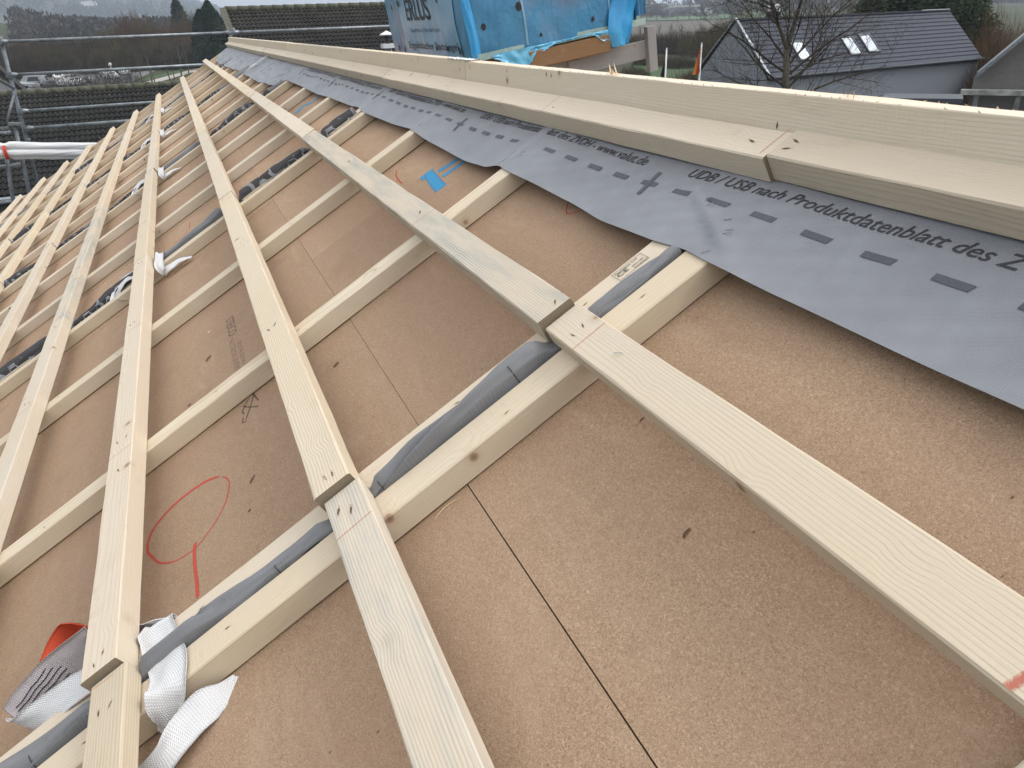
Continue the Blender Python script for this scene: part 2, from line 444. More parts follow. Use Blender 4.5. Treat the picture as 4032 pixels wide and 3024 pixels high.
def nail_hole(mb, x, y, z, rot=0.0, s=1.0, pale=True, mi=(2, 3)):
    """ragged dent where a nail was driven: dark hollow with torn fibre round it"""
    n = 9; pts = []
    c, sn = math.cos(rot), math.sin(rot)
    sd_ = x * 91 + y * 57
    for k in range(n):
        t = 2 * math.pi * k / n; a = 0.0048 * s * (1 + 0.35 * nz(k * 1.7, sd_)); b = 0.0014 * s * (1 + 0.5 * nz(k * 2.3, sd_ + 9))
        pts.append((x + a * math.cos(t) * c - b * math.sin(t) * sn, y + a * math.cos(t) * sn + b * math.sin(t) * c, z + 0.0007))
    mb.add([(x, y, z + 0.0002)] + pts, [(0, k + 1, (k + 1) % n + 1) for k in range(n)], mi[0])
    if pale:
        for q in (-1, 1):
            ex, ey = x + q * 0.0052 * s * c, y + q * 0.0052 * s * sn
            mb.add([(ex, ey, z + 0.0006), (ex + 0.003 * s * c * q - 0.0012 * sn, ey + 0.003 * s * sn * q + 0.0012 * c, z + 0.0020 * s),
                    (ex + 0.002 * s * sn, ey - 0.002 * s * c, z + 0.0013)], [(0, 1, 2)], mi[1])

def line_mark(mb, x, w_, z, mi, thick=0.0016, skew=0.0):   # a chalk line across a batten's top
    mb.grid(lambda a, b: (x + (a - 0.5) * thick + skew * (b - 0.5) * w_, (b - 0.5) * (w_ - 0.003), z + 0.0007), 2, 12, mi,
            fade=lambda a, b: (1.0 if 0.2 < a < 0.8 else 0.35))

battens = []
mats_b = [None, M_end, M_hole, M_splint, M_pencil, M_staple]
COUNT_U = [(0, 0.645), (0, 1.407), (1, 2.80), (1, 3.51), (2, 4.93), (2, 5.68), (3, 7.12), (3, 7.88), (4, 9.32), (4, 10.10)]
def crossings(u0, u1):
    us = [c for _, c in COUNT_U] + [p - 0.052 for p in PU] + [p + 0.028 for p in PU] + [10.93]
    return [c for c in us if u0 < c < u1]
for r in range(0, 13):
    for p in range(-1, 5):
        u0 = PU[p] + 0.0025 if p >= 0 else -1.9
        u1 = PU[p + 1] - 0.0025 if p < 4 else UEND + rnd.uniform(-0.03, 0.05) + (0.16 if r < 2 else 0.0)
        if p == -1 and r == 0: u1 = -0.0618
        if p == 0 and r == 0: u0 = -0.0615
        L = u1 - u0
        dv = rnd.uniform(-0.002, 0.002) + (-0.0045 if p == -1 else 0.0)
        if r > 0 and p > 0: dv += rnd.uniform(-0.003, 0.003)
        drop = 0.0
        hb = HB
        if p == -1 and r > 0: hb = HB - 0.012     # the nearest pieces are thinner: the step at the joint
        if r == 0: hb = HB + 0.003
        if p == -1 and r == 0: hb = HB + 0.0033; dv += 0.0012
        mb = MB()
        wane = None
        if r == 2 and p == -1: wane = (0.9, 1.75, 0.008, -1)
        beam_mesh(mb, L, 0.060 + rnd.uniform(-0.001, 0.001), hb, seed=r * 7.3 + p * 1.9, wane=None)
        z = hb
        near = (p <= 0 and r <= 4) or (p == 1 and r <= 3)
        if near or r <= 7:
            for cu in crossings(u0, u1):
                x = cu - u0; s = 1.0 + rnd.uniform(-0.2, 0.4)
                ys = [-0.008, 0.009] if rnd.random() < 0.75 else [rnd.uniform(-0.012, 0.012)]
                for yy in ys:
                    if (p, r) in ((-1, 1),) and abs(x - (1.9 - 0.083)) < 0.01: pass
                    nail_hole(mb, x + rnd.uniform(-0.012, 0.012), yy + rnd.uniform(-0.005, 0.005), z, rnd.uniform(-0.5, 0.5), s)
                if near and r > 0 and rnd.random() < 0.6: line_mark(mb, x + rnd.uniform(-0.06, -0.03), 0.06, z, 4, skew=rnd.uniform(-0.1, 0.1))
        if r == 0:
            for cu in crossings(u0, u1):
                if rnd.random() < 0.7: line_mark(mb, cu - u0 + 0.035, 0.06, z, 4, 0.002)
        if p == -1 and r == 1:
            line_mark(mb, -0.733 - u0, 0.06, z, 4, 0.008, 0.15)
            mb.tube([(-0.183 - u0, 0.0, z + 0.001), (-0.183 - u0, 0.0, z + 0.0025), (-0.193 - u0, -0.006, z + 0.0026), (-0.193 - u0, -0.006, z + 0.0008)], 0.0007, 5, 5)
        if p == 0 and r == 3:
            nail_hole(mb, 0.55, 0.0, z, 0.3, 1.2)
        mt = M_wood
        if (p, r) in ((0, 1), (-1, 2), (1, 4)): mt = M_woodg
        elif (p, r) in ((-1, 3), (2, 1)) or rnd.random() < 0.28: mt = M_woodb
        if r == 0: mt = M_wood
        ob = mb.build('tile_batten', [mt] + mats_b[1:], M=MU(u0, rowv(r) + dv, BOTT + (0.0015 if r == 0 else 0), rnd.uniform(-0.0008, 0.0008)))
        rn = 'ridge row' if r == 0 else rowname[r] + ' row below the ridge batten'
        extra = {(0, 1): 'greyish grained ', (-1, 2): 'weathered wavy-grained ', (-1, 1): 'broad smooth pale '}.get((p, r), 'pale ')
        tag(ob, extra + 'spruce batten, ' + rn + ', ' + panelname[p + 1] + ' length', 'batten', 'tile battens laid across the roof')
        battens.append(ob)

# counter battens (run down the slope)
VTOP, VBOT = -0.43, 5.35
def counter(uc, w_, h_, v0, v1, label, seed, mt=None, name='counter_batten', z=0.0012):
    mb = MB(); L = v1 - v0
    beam_mesh(mb, L, w_, h_ - 0.0012, seed=seed, ch=0.0018)
    top = h_ - 0.0012
    if uc < 3:
        x = 0.13
        while x < L and x < 2.6:
            nail_hole(mb, x + rnd.uniform(-.02, .02), rnd.uniform(-0.012, 0.012), top, rnd.uniform(-.3, .3), 0.8)
            x += rnd.uniform(0.16, 0.30)
    mt = mt or rnd.choice([M_wood, M_wood, M_woodb])
    ob = mb.build(name, [mt, M_end, M_hole, M_splint, M_pencil, M_staple], M=MVm(uc, v0, z))
    tag(ob, label, 'batten', 'counter battens running down the roof slope')
    return ob
for i, (p, c) in enumerate(COUNT_U):
    counter(c, 0.056, HC, VTOP, VBOT, 'narrow spruce counter batten down the slope, %s single one from the camera' % (rowname[i + 1]), i * 3.3)
D0R = counter(-0.0827, 0.0556, HC, VTOP, VBOT, 'broad knotty counter batten right of the nearest grey membrane strip', 50, M_woodb)
D0L = counter(-0.005, 0.056, HC, VTOP, VBOT, 'stamped counter batten left of the nearest grey membrane strip', 51, M_wood)
for j, p in enumerate(PU[1:]):
    counter(p - 0.082, 0.050, HC, VTOP, VBOT, 'near counter batten of the pair squeezing the %s membrane strip' % rowname[j + 2], 60 + j)
    counter(p - 0.002, 0.050, HC, VTOP, VBOT, 'far counter batten of the pair squeezing the %s membrane strip' % rowname[j + 2], 70 + j)
counter(10.93, 0.05, HC, VTOP, VBOT, 'last counter batten along the far gable edge of the roof', 90)
counter(-0.78, 0.056, HC, VTOP, VBOT, 'counter batten just outside the frame beside the photographer', 91)

# text helper: returns (verts, faces) of a string laid in the XY plane
def text_geo(s, size=1.0, shear=0.0, space=1.0, bold=0.0):
    cu = bpy.data.curves.new('t', 'FONT'); cu.body = s; cu.size = size; cu.shear = shear
    cu.space_character = space; cu.offset = bold; cu.resolution_u = 3
    ob = bpy.data.objects.new('t', cu); COL.objects.link(ob)
    dg = bpy.context.evaluated_depsgraph_get()
    me = bpy.data.meshes.new_from_object(ob.evaluated_get(dg))
    vs = [tuple(v.co) for v in me.vertices]; fs = [tuple(p.vertices) for p in me.polygons]
    bpy.data.objects.remove(ob); bpy.data.curves.remove(cu); bpy.data.meshes.remove(me)
    return vs, fs
def fit_text(s, length, height, shear=0.0, bold=0.0):
    vs, fs = text_geo(s, 1.0, shear, 1.0, bold)
    x0 = min(v[0] for v in vs); x1 = max(v[0] for v in vs)
    k = length / (x1 - x0); hh = height / 0.70
    return [((v[0] - x0) * k, v[1] * hh) for v in vs], fs

# grading stamp on the counter batten left of the strip  (CE mark and lines)
def stamp(mb, f, x0, mi):
    pass
mbs = MB()
for s, l, h, ox, oy in (('CE', 0.020, 0.009, 0.004, -0.004), ('0672-CPR', 0.022, 0.004, 0.03, -0.004), ('Dachlatte S10', 0.042, 0.0045, 0.004, 0.006), ('Deutschland', 0.026, 0.004, 0.03, -0.011)):
    vs, fs = fit_text(s, l, h, 0, 0.01)
    mbs.add([(a + ox, b + oy, 0.0) for a, b in vs], fs, 0)
for q in ((0, 0.013, 0.056, 0.0007), (0, -0.013, 0.056, 0.0007)):
    mbs.add([(q[0], q[1], 0), (q[2], q[1], 0), (q[2], q[1] + q[3], 0), (q[0], q[1] + q[3], 0)], [(0, 1, 2, 3)], 0)
for q in (0, 0.0553):
    mbs.add([(q, -0.013, 0), (q + 0.0007, -0.013, 0), (q + 0.0007, 0.0137, 0), (q, 0.0137, 0)], [(0, 1, 2, 3)], 0)
M_stampink = flat('grey_stamp_ink', (0.10, 0.095, 0.09), 0.8)
st = mbs.build('grading_stamp', M_stampink, parent=D0L)
# local X of the batten = +v (measured from VTOP); text reads towards the ridge
st.matrix_basis = T(-0.112 - VTOP, -0.012 + 0.005, HC - 0.0012 + 0.0012) @ Matrix.Rotation(R(180), 4, 'Z')

# ridge batten standing plumb behind the top tile batten
RBH, RBT = 0.135, 0.048
RIDGE_Y, RIDGE_TOP = -0.3253 - RBT / 2, Z0 + 0.3364
mb = MB()
mb2 = []
def ridge_piece(u0, u1, seed, label, dz=0.0, dvv=0.0):
    mb = MB(); L = u1 - u0
    beam_mesh(mb, L, RBT, RBH, seed=seed, ch=0.0012, jit=0.0005)
    x = 0.02
    while x < L:                              # torn fibres along the top arris
        q = rnd.uniform(0.0008, 0.0028)
        y = rnd.choice([-RBT / 2, RBT / 2 - 0.002]) + rnd.uniform(0, 0.002)
        mb.add([(x, y, RBH - 0.0003), (x + 0.004, y, RBH - 0.0003), (x + rnd.uniform(-.004, .008), y + rnd.uniform(-.001, .001), RBH + q)], [(0, 1, 2)], 3)
        x += rnd.uniform(0.004, 0.03)
    for _ in range(int(L * 3)):
        xx = rnd.uniform(0, L); zz = rnd.uniform(0.085, 0.12)
        mb.add([(xx, RBT / 2 + 0.0006, zz), (xx + 0.002, RBT / 2 + 0.0007, zz + 0.004), (xx, RBT / 2 + 0.0006, zz + 0.012), (xx - 0.002, RBT / 2 + 0.0006, zz + 0.005)], [(0, 1, 2, 3)], 2)
    ob = mb.build('ridge_board', [M_board_w, M_end, M_hole, M_splint], M=T(u0, RIDGE_Y + dvv, RIDGE_TOP - RBH + dz))
    tag(ob, label, 'board', 'edge boards along the ridge')
ridge_piece(-1.9, 1.33, 5, 'near length of the upright ridge timber, splinters on its top edge')
ridge_piece(1.335, 5.2, 6, 'middle length of the upright ridge board', 0.003, -0.001)
ridge_piece(5.205, 11.2, 7, 'far length of the upright ridge board running to the gable', 0.004, -0.003)

# ------------------------------------------------------------------ fibreboards
def stroke(mb, pts, wid, mi, z=0.0004, cap=0.5, edge=0.0, peak=1.0):
    P = [Vector((p[0], p[1])) for p in pts]
    # resample with Catmull-Rom
    Q = []
    for i in range(len(P) - 1):
        a, b, c, d = P[max(i - 1, 0)], P[i], P[i + 1], P[min(i + 2, len(P) - 1)]
        for k in range(6):
            t = k / 6
            Q.append(0.5 * ((2 * b) + (-a + c) * t + (2 * a - 5 * b + 4 * c - d) * t * t + (-a + 3 * b - 3 * c + d) * t ** 3))
    Q.append(P[-1]); n = len(Q)
    wf = wid if callable(wid) else (lambda t: wid)
    vs = []; fd = []
    for i, q in enumerate(Q):
        d = (Q[min(i + 1, n - 1)] - Q[max(i - 1, 0)]); d = d.normalized() if d.length > 0 else Vector((1, 0))
        nn = Vector((-d.y, d.x)); t = i / (n - 1)
        e = smooth(min(t, 1 - t) / 0.06)
        for k, (o, a) in enumerate(((-1, edge), (-0.5, 0.85), (0, 1), (0.5, 0.85), (1, edge))):
            p = q + nn * o * wf(t) / 2
            vs.append((p.x, p.y, z)); fd.append(a * (0.4 + 0.6 * e) * peak)
    fs = [(i * 5 + k, i * 5 + k + 1, (i + 1) * 5 + k + 1, (i + 1) * 5 + k) for i in range(n - 1) for k in range(4)]
    fs = [f[::-1] for f in fs]
    mb.add(vs, fs, mi, fade=fd)
marks = {}
def mk(key): return marks.setdefault(key, [])
rows_v = [(-0.60, 0.2575), (0.2575, 1.22), (1.22, 1.86), (1.86, 2.66), (2.66, 3.46), (3.46, 4.26), (4.26, 5.36)]
BG = 0.0004                                   # half the open joint between two boards
seams = {(-1, 0): [], (0, 0): [1.121], (0, 1): [1.995], (1, 0): [3.05], (1, 1): [2.70], (1, 2): [3.9], (2, 0): [5.2], (2, 1): [6.1], (3, 0): [7.5], (3, 2): [6.9], (4, 0): [9.9]}
redQ = [(.391, .621), (.367, .609), (.341, .607), (.296, .619), (.261, .643), (.242, .667), (.230, .688), (.233, .713), (.242, .735), (.268, .762), (.308, .781), (.331, .789), (.362, .789), (.391, .778), (.411, .753), (.422, .718), (.421, .677), (.412, .648), (.395, .623)]
def wQ(t): return 0.004 + 0.0065 * max(0, math.sin((t - 0.35) * 3.2)) ** 2
def add_marks(mb, u0, v0, p, r):
    def L(pts): return [(a - u0, b - v0) for a, b in pts]
    if (p, r) == (0, 1):
        stroke(mb, L(redQ), wQ, 1, peak=1.0)
        stroke(mb, L([(.245, .687), (.229, .690), (.187, .691), (.136, .689), (.098, .689)]), 0.009, 1, z=0.0006)
        for s, ln, h, uu, vv in (('STEICO', 0.135, 0.026, 1.155, 0.546), ('NUTSEITE UNTEN', 0.215, 0.015, 1.000, 0.549), ('GROOVE DOWN', 0.150, 0.012, 0.955, 0.528)):
            vs, fs = fit_text(s, ln, h, 0, 0.012)
            mb.add([(uu - a - u0, vv - b - v0, 0.0004) for a, b in vs], fs, 3, fade=[0.62 if h > 0.02 else 0.5] * len(vs))
        # rough "star" stamp near the first counter batten
        for a in ([(.62, .515), (.575, .530), (.53, .548)], [(.60, .548), (.575, .535), (.545, .512)], [(.612, .53), (.58, .55), (.56, .548)], [(.55, .552), (.53, .556), (.525, .545)], [(.63, .52), (.60, .515), (.57, .51)]):
            stroke(mb, L(a), 0.006, 3, peak=0.75)
    if (p, r) == (0, 0):
        # blue spray: a blot with two lines, and a short hook further on
        def blot(cx, cy, a, b, rot, mi):
            n = 22; vs = [(cx - u0, cy - v0, 0.0005)]; fd = [1.0]
            for ring, al in ((0.55, 1.0), (0.85, 0.75), (1.25, 0.0)):
                for k in range(n):
                    t = 2 * math.pi * k / n
                    q = ring * (1 + 0.18 * nz(math.cos(t) * 2, math.sin(t) * 2, cx * 9))
                    sx = abs(math.cos(t)) ** 0.7 * math.copysign(1, math.cos(t)); sy = abs(math.sin(t)) ** 0.7 * math.copysign(1, math.sin(t))
                    x, y = a * q * sx, b * q * sy
                    vs.append((cx + x * math.cos(rot) - y * math.sin(rot) - u0, cy + x * math.sin(rot) + y * math.cos(rot) - v0, 0.0005)); fd.append(al)
            fs = [(0, 1 + k, 1 + (k + 1) % n) for k in range(n)]
            for q in range(2):
                fs += [(1 + q * n + k, 1 + (q + 1) * n + k, 1 + (q + 1) * n + (k + 1) % n, 1 + q * n + (k + 1) % n) for k in range(n)]
            mb.add(vs, fs, mi, fade=fd)
        stroke(mb, L([(1.118, -.142), (1.07, -.136), (1.00, -.126), (.935, -.119)]), lambda t: 0.040 + 0.006 * t, 2, z=0.0005, edge=0.0)
        stroke(mb, L([(1.115, -.122), (1.085, -.117)]), 0.018, 2, z=0.0009, peak=1.2)
        stroke(mb, L([(1.063, -.158), (1.052, -.19), (1.042, -.228)]), 0.030, 2, z=0.0007, edge=0.0, peak=0.95)
        stroke(mb, L([(1.005, -.151), (1.000, -.185), (.995, -.222)]), 0.026, 2, z=0.0007, edge=0.0, peak=1.0)
        stroke(mb, L([(1.315, -.100), (1.28, -.085), (1.22, -.076), (1.178, -.074)]), 0.006, 1)
        stroke(mb, L([(.405, -.235), (.396, -.223), (.365, -.205), (.341, -.222), (.335, -.24)]), 0.004, 1, peak=0.8)
    if (p, r) == (1, 0):
        stroke(mb, L([(3.30, -.235), (3.244, -.19), (3.33, -.142), (3.316, -.118), (3.26, -.088)]), lambda t: 0.020 + 0.026 * t, 2, peak=1.3)
    if (p, r) == (1, 1):
        stroke(mb, L([(2.63, .615), (2.56, .62), (2.51, .627), (2.45, .676), (2.48, .711)]), 0.007, 1, peak=0.7)
        for a in ([(1.75 + .9, .88), (1.80 + .9, .90), (1.86 + .9, .93)], [(2.66, .93), (2.73, .90), (2.78, .89)]):
            stroke(mb, L(a), 0.010, 3, peak=0.7)
    if (p, r) == (0, 0):
        for a in ([(1.78, -.03), (1.84, -.045)], [(1.80, -.05), (1.83, -.02)], [(1.86, -.035), (1.82, -.03)]):
            stroke(mb, L(a), 0.006, 3, peak=0.7)
pu = [-1.95] + PU + [11.02]
n_fb = 0
for p in range(-1, 5):
    for r, (v0, v1) in enumerate(rows_v):
        if p == -1 and r == 0: v1 = 0.2455
        if p == -1 and r == 1: v0 = 0.2455
        ua, ub = pu[p + 1] + 0.001, pu[p + 2] - 0.001
        jr = 0.0009 if (p == -1 and r < 2) else 0.0
        if p == -1: ub = -0.031 - 0.012
        cuts = [ua] + seams.get((p, r), []) + [ub]
        for q in range(len(cuts) - 1):
            a, b = cuts[q] + BG, cuts[q + 1] - BG
            mb = MB()
            t = 0.035
            # slab in local coords, origin at (a, v0)
            Lx, Ly = b - a, v1 - v0 - 2 * BG - jr
            mb.add([(0, 0, 0), (Lx, 0, 0), (Lx, Ly, 0), (0, Ly, 0), (0, 0, -t), (Lx, 0, -t), (Lx, Ly, -t), (0, Ly, -t)],
                   [(0, 1, 2, 3), (4, 7, 6, 5), (0, 4, 5, 1), (1, 5, 6, 2), (2, 6, 7, 3), (3, 7, 4, 0)], 0)
            if q == 0 or (p, r) == (0, 1): 
                if q == 0: add_marks(mb, a, v0 + BG, p, r)
            M = RB @ T(a, v0 + BG, 0.0 + (-0.0007 if (q + r) % 2 else 0))
            ob = mb.build('fibreboard', [M_fibre, M_red, M_blue, M_ink], M=M)
            n_fb += 1
            wh = {(-1, 0): 'brown bare fibreboard between the ridge and the open dark joint', (-1, 1): 'brown bare fibreboard below the open dark joint',
                  (0, 1): 'brown fibreboard with a red crayon loop and faint printing', (0, 0): 'brown fibreboard sprayed with a blue blot under the apron' }.get((p, r))
            if wh and q == 0: lb = wh
            else: lb = 'brown fibreboard, %s course below the ridge, %s roof section%s' % (rowname[r + 1], panelname[p + 1], ', far piece' if q else '')
            tag(ob, lb, 'fibreboard', 'fibreboards covering the roof')

# ------------------------------------------------------------------ grey strips squeezed between the paired counter battens
M_strip = membrane_mat('grey_strip_membrane', (0.185, 0.189, 0.200), 0.4, 0.35, 0.36)
def strip(uj, idx, label, printed):
    """a folded edge of membrane standing up between two counter battens"""
    vs0, vs1 = -0.20, 5.2
    n = 420 if idx < 2 else 200
    sec = [(0.024, 0.0432), (0.022, 0.0535), (0.014, 0.0600), (0.004, 0.0585), (-0.0035, 0.051), (-0.0050, 0.040), (-0.0070, 0.027), (-0.0097, 0.012)]
    def env(v):
        m = 1.0
        for r in range(1, 14):
            d = abs(v - rowv(r)); m = min(m, smooth((d - 0.029) / 0.022))
        return m
    def P(a, b):
        v = vs0 + (vs1 - vs0) * a; e = env(v)
        k = b * (len(sec) - 1); i = min(int(k), len(sec) - 2); t = k - i
        x = sec[i][0] * (1 - t) + sec[i + 1][0] * t; z = sec[i][1] * (1 - t) + sec[i + 1][1] * t
        q = nz(v * 3.1, idx * 7.7); q2 = nz(v * 7.0 + 3, b * 2.0, idx * 3.3); q3 = nz(v * 16, b * 5.0 + 4, idx)
        flatz = min(z, HC + 0.0004)
        hgt = 0.45 + 1.0 * smooth(0.5 + 1.3 * q)
        zz = flatz + max(0, z - HC) * hgt * e + (0.007 * q2 + 0.0045 * q3) * e * math.sin(math.pi * min(1, b * 1.15))
        ph = (v * 1.9 + idx * 0.37) % 1.0
        zz -= 0.010 * e * math.exp(-((b - 0.05 - 0.75 * ph) / 0.055) ** 2) * math.sin(math.pi * ph)
        zz += 0.006 * e * math.exp(-((b - 0.17 - 0.70 * ph) / 0.06) ** 2) * math.sin(math.pi * ph)
        zz -= 0.006 * e * math.exp(-((b - 0.30 - 1.2 * q2) / 0.05) ** 2)
        xx = x + (0.016 * q + 0.006 * q2) * e * (1 - b) - 0.002 * (1 - b)
        if idx == 0: xx += (0.018 * smooth((v - 0.70) / 0.25) - 0.012 * smooth((v - 0.05) / 0.18) * (1 - smooth((v - 0.37) / 0.08)) + 0.006 * (1 - smooth((v - 0.02) / 0.1))) * (1 - b)
        if z > HC: zz = max(zz, HC + 0.0003)
        return (xx, v, zz)
    mb = MB()
    def mifn(a, b):
        v = vs0 + (vs1 - vs0) * a
        for (x0, x1) in printed:
            if x0 < v < x1: return 1
        return 0
    mb.grid(P, n, 26, mifn=mifn)
    if printed:
        from mathutils.bvhtree import BVHTree
        bv = BVHTree.FromPolygons([Vector(v) for v in mb.v], mb.f)
        for (x0, x1) in printed:
            s = 'DACHBAHN  ' * max(1, int((x1 - x0) / 0.42 + 0.5))
            vs, fs = text_geo(s, 1.0, 0.0, 1.05, 0.025)
            xa = min(v[0] for v in vs); xb = max(v[0] for v in vs)
            k = (x1 - x0 - 0.02) / (xb - xa)
            out = []
            for v in vs:
                b = 1.0 - (v[1] * 0.95 + 0.10); b = max(0.02, min(0.98, b))
                a = (x1 - 0.01 - (v[0] - xa) * k - vs0) / (vs1 - vs0)
                p = Vector(P(a, b)); out.append((p.x - 0.0010 * (0.2 + b), p.y, p.z + 0.0016))
            mb.add(out, fs, 2)
    else:
        for v in (0.10, 0.34, 0.52, 0.93):
            a = (v - vs0) / (vs1 - vs0)
            if env(v) < 0.9: continue
            pts = [Vector(P(a, b)) + Vector((-0.0005, 0, 0.0009)) for b in (0.45, 0.55, 0.65, 0.75, 0.85)]
            o = [(p.x, p.y - 0.0008, p.z) for p in pts] + [(p.x, p.y + 0.0008, p.z) for p in pts]
            mb.add(o, [(i, i + 1, i + 6, i + 5) for i in range(4)], 3)
    ob = mb.build('membrane_strip', [M_strip, M_memb_back, M_memb_let, M_print], M=RB @ T(uj - 0.013, 0, 0), sm=True)
    sol = None
    tag(ob, label, 'membrane strip', 'membrane strips squeezed between paired counter battens')
strip(-0.031, 0, 'plain grey membrane strip nearest the camera, folded between two battens', [])
strip(PU[1] - 0.009, 1, 'membrane strip with bold dark lettering above a plain grey stretch', [(-0.19, 0.355), (0.82, 1.75), (2.4, 3.0)])
strip(PU[2] - 0.009, 2, 'dark patterned membrane strip, third from the camera', [(-0.1, 0.36), (0.9, 1.12), (1.3, 2.9)])
strip(PU[3] - 0.009, 3, 'mottled membrane strip, fourth from the camera', [(0.1, 0.36), (0.42, 0.75), (0.85, 2.6)])
strip(PU[4] - 0.009, 4, 'narrow dark membrane strip nearest the far gable', [(-0.15, 0.2), (0.6, 0.95), (1.3, 1.9)])

# ------------------------------------------------------------------ ridge apron: three overlapping membrane sheets
EDGE = [(-1.95, -0.19), (-0.575, -0.189), (-0.479, -0.189), (-0.245, -0.195), (-0.119, -0.201), (-0.057, -0.205), (0.024, -0.198), (0.2, -0.194), (0.35, -0.204), (0.528, -0.212), (0.641, -0.215), (0.70, -0.219),
        (0.778, -0.202), (0.929, -0.196), (1.216, -0.206), (1.447, -0.224), (1.71, -0.216), (2.057, -0.215), (2.222, -0.228), (2.447, -0.221), (2.788, -0.220), (3.233, -0.212), (3.568, -0.219), (4.224, -0.221),
        (4.30, -0.19), (4.495, -0.146), (5.0, -0.128), (5.367, -0.116), (6.386, -0.121), (7.0, -0.124), (8.0, -0.10), (9.078, -0.087), (10.0, -0.095), (10.72, -0.117), (10.95, -0.30)]
def edge_v(u):
    for i in range(len(EDGE) - 1):
        if EDGE[i][0] <= u <= EDGE[i + 1][0]:
            t = (u - EDGE[i][0]) / (EDGE[i + 1][0] - EDGE[i][0]); t = smooth(t) * 0.5 + t * 0.5
            return EDGE[i][1] * (1 - t) + EDGE[i + 1][1] * t
    return EDGE[-1][1] if u > 0 else EDGE[0][1]
SUP = sorted([c for _, c in COUNT_U] + [-0.78, -0.0827, -0.005] + [p - 0.082 for p in PU[1:]] + [p - 0.002 for p in PU[1:]] + [10.93])
def memb_w(u, v, crump=0.0, lift=0.0):
    """height of the sheet: carried by counter battens, sagging between them towards the free edge"""
    lo = max([s for s in SUP if s <= u], default=-1.6); hi = min([s for s in SUP if s > u], default=11.3)
    a = max(0.0, u - lo - 0.028); b = max(0.0, hi - 0.028 - u); span = a + b
    sag = 0.0
    if span > 0.05: sag = (4 * a * b / (span * span)) * min(0.020, 0.030 * span)
    ev = edge_v(u); f = smooth((v + 0.36) / (ev + 0.36 + 1e-6))
    w_ = HC + 0.0012 - sag * (0.25 + 0.75 * f)
    on = 1.0 - smooth(min(a, b) / 0.03) if span > 0.05 else 1.0
    rough_ = smooth((v + 0.365) / 0.03)
    w_ += rough_ * (0.0050 * nz(u * 5.0, v * 9, 2.0) + 0.0024 * nz(u * 13 + v * 9, v * 22, 7.0)) * (1 - 0.5 * on)
    # crease running off the paired counter battens
    d = (u + 0.055) * 0.42 + (v + 0.262) * 0.9
    if -0.16 < u < 0.10: w_ += 0.0075 * math.exp(-(d / 0.009) ** 2) * smooth((u + 0.16) / 0.08) * (1 - smooth((u - 0.03) / 0.06)) * rough_
    if crump:
        w_ += crump * rough_ * (0.013 * abs(nz(u * 3.3 + v * 6, v * 10, 5)) + 0.010 * nz(u * 8.0 - v * 17, v * 6, 9) + 0.005 * nz(u * 21, v * 30, 3))
        w_ = max(w_, HC * 0.4)
        if on > 0: w_ = max(w_, (HC + 0.0035) * smooth(on * 2.5) + HC * 0.4 * (1 - smooth(on * 2.5)))
    w_ = max(w_, 0.004)
    return w_ + lift
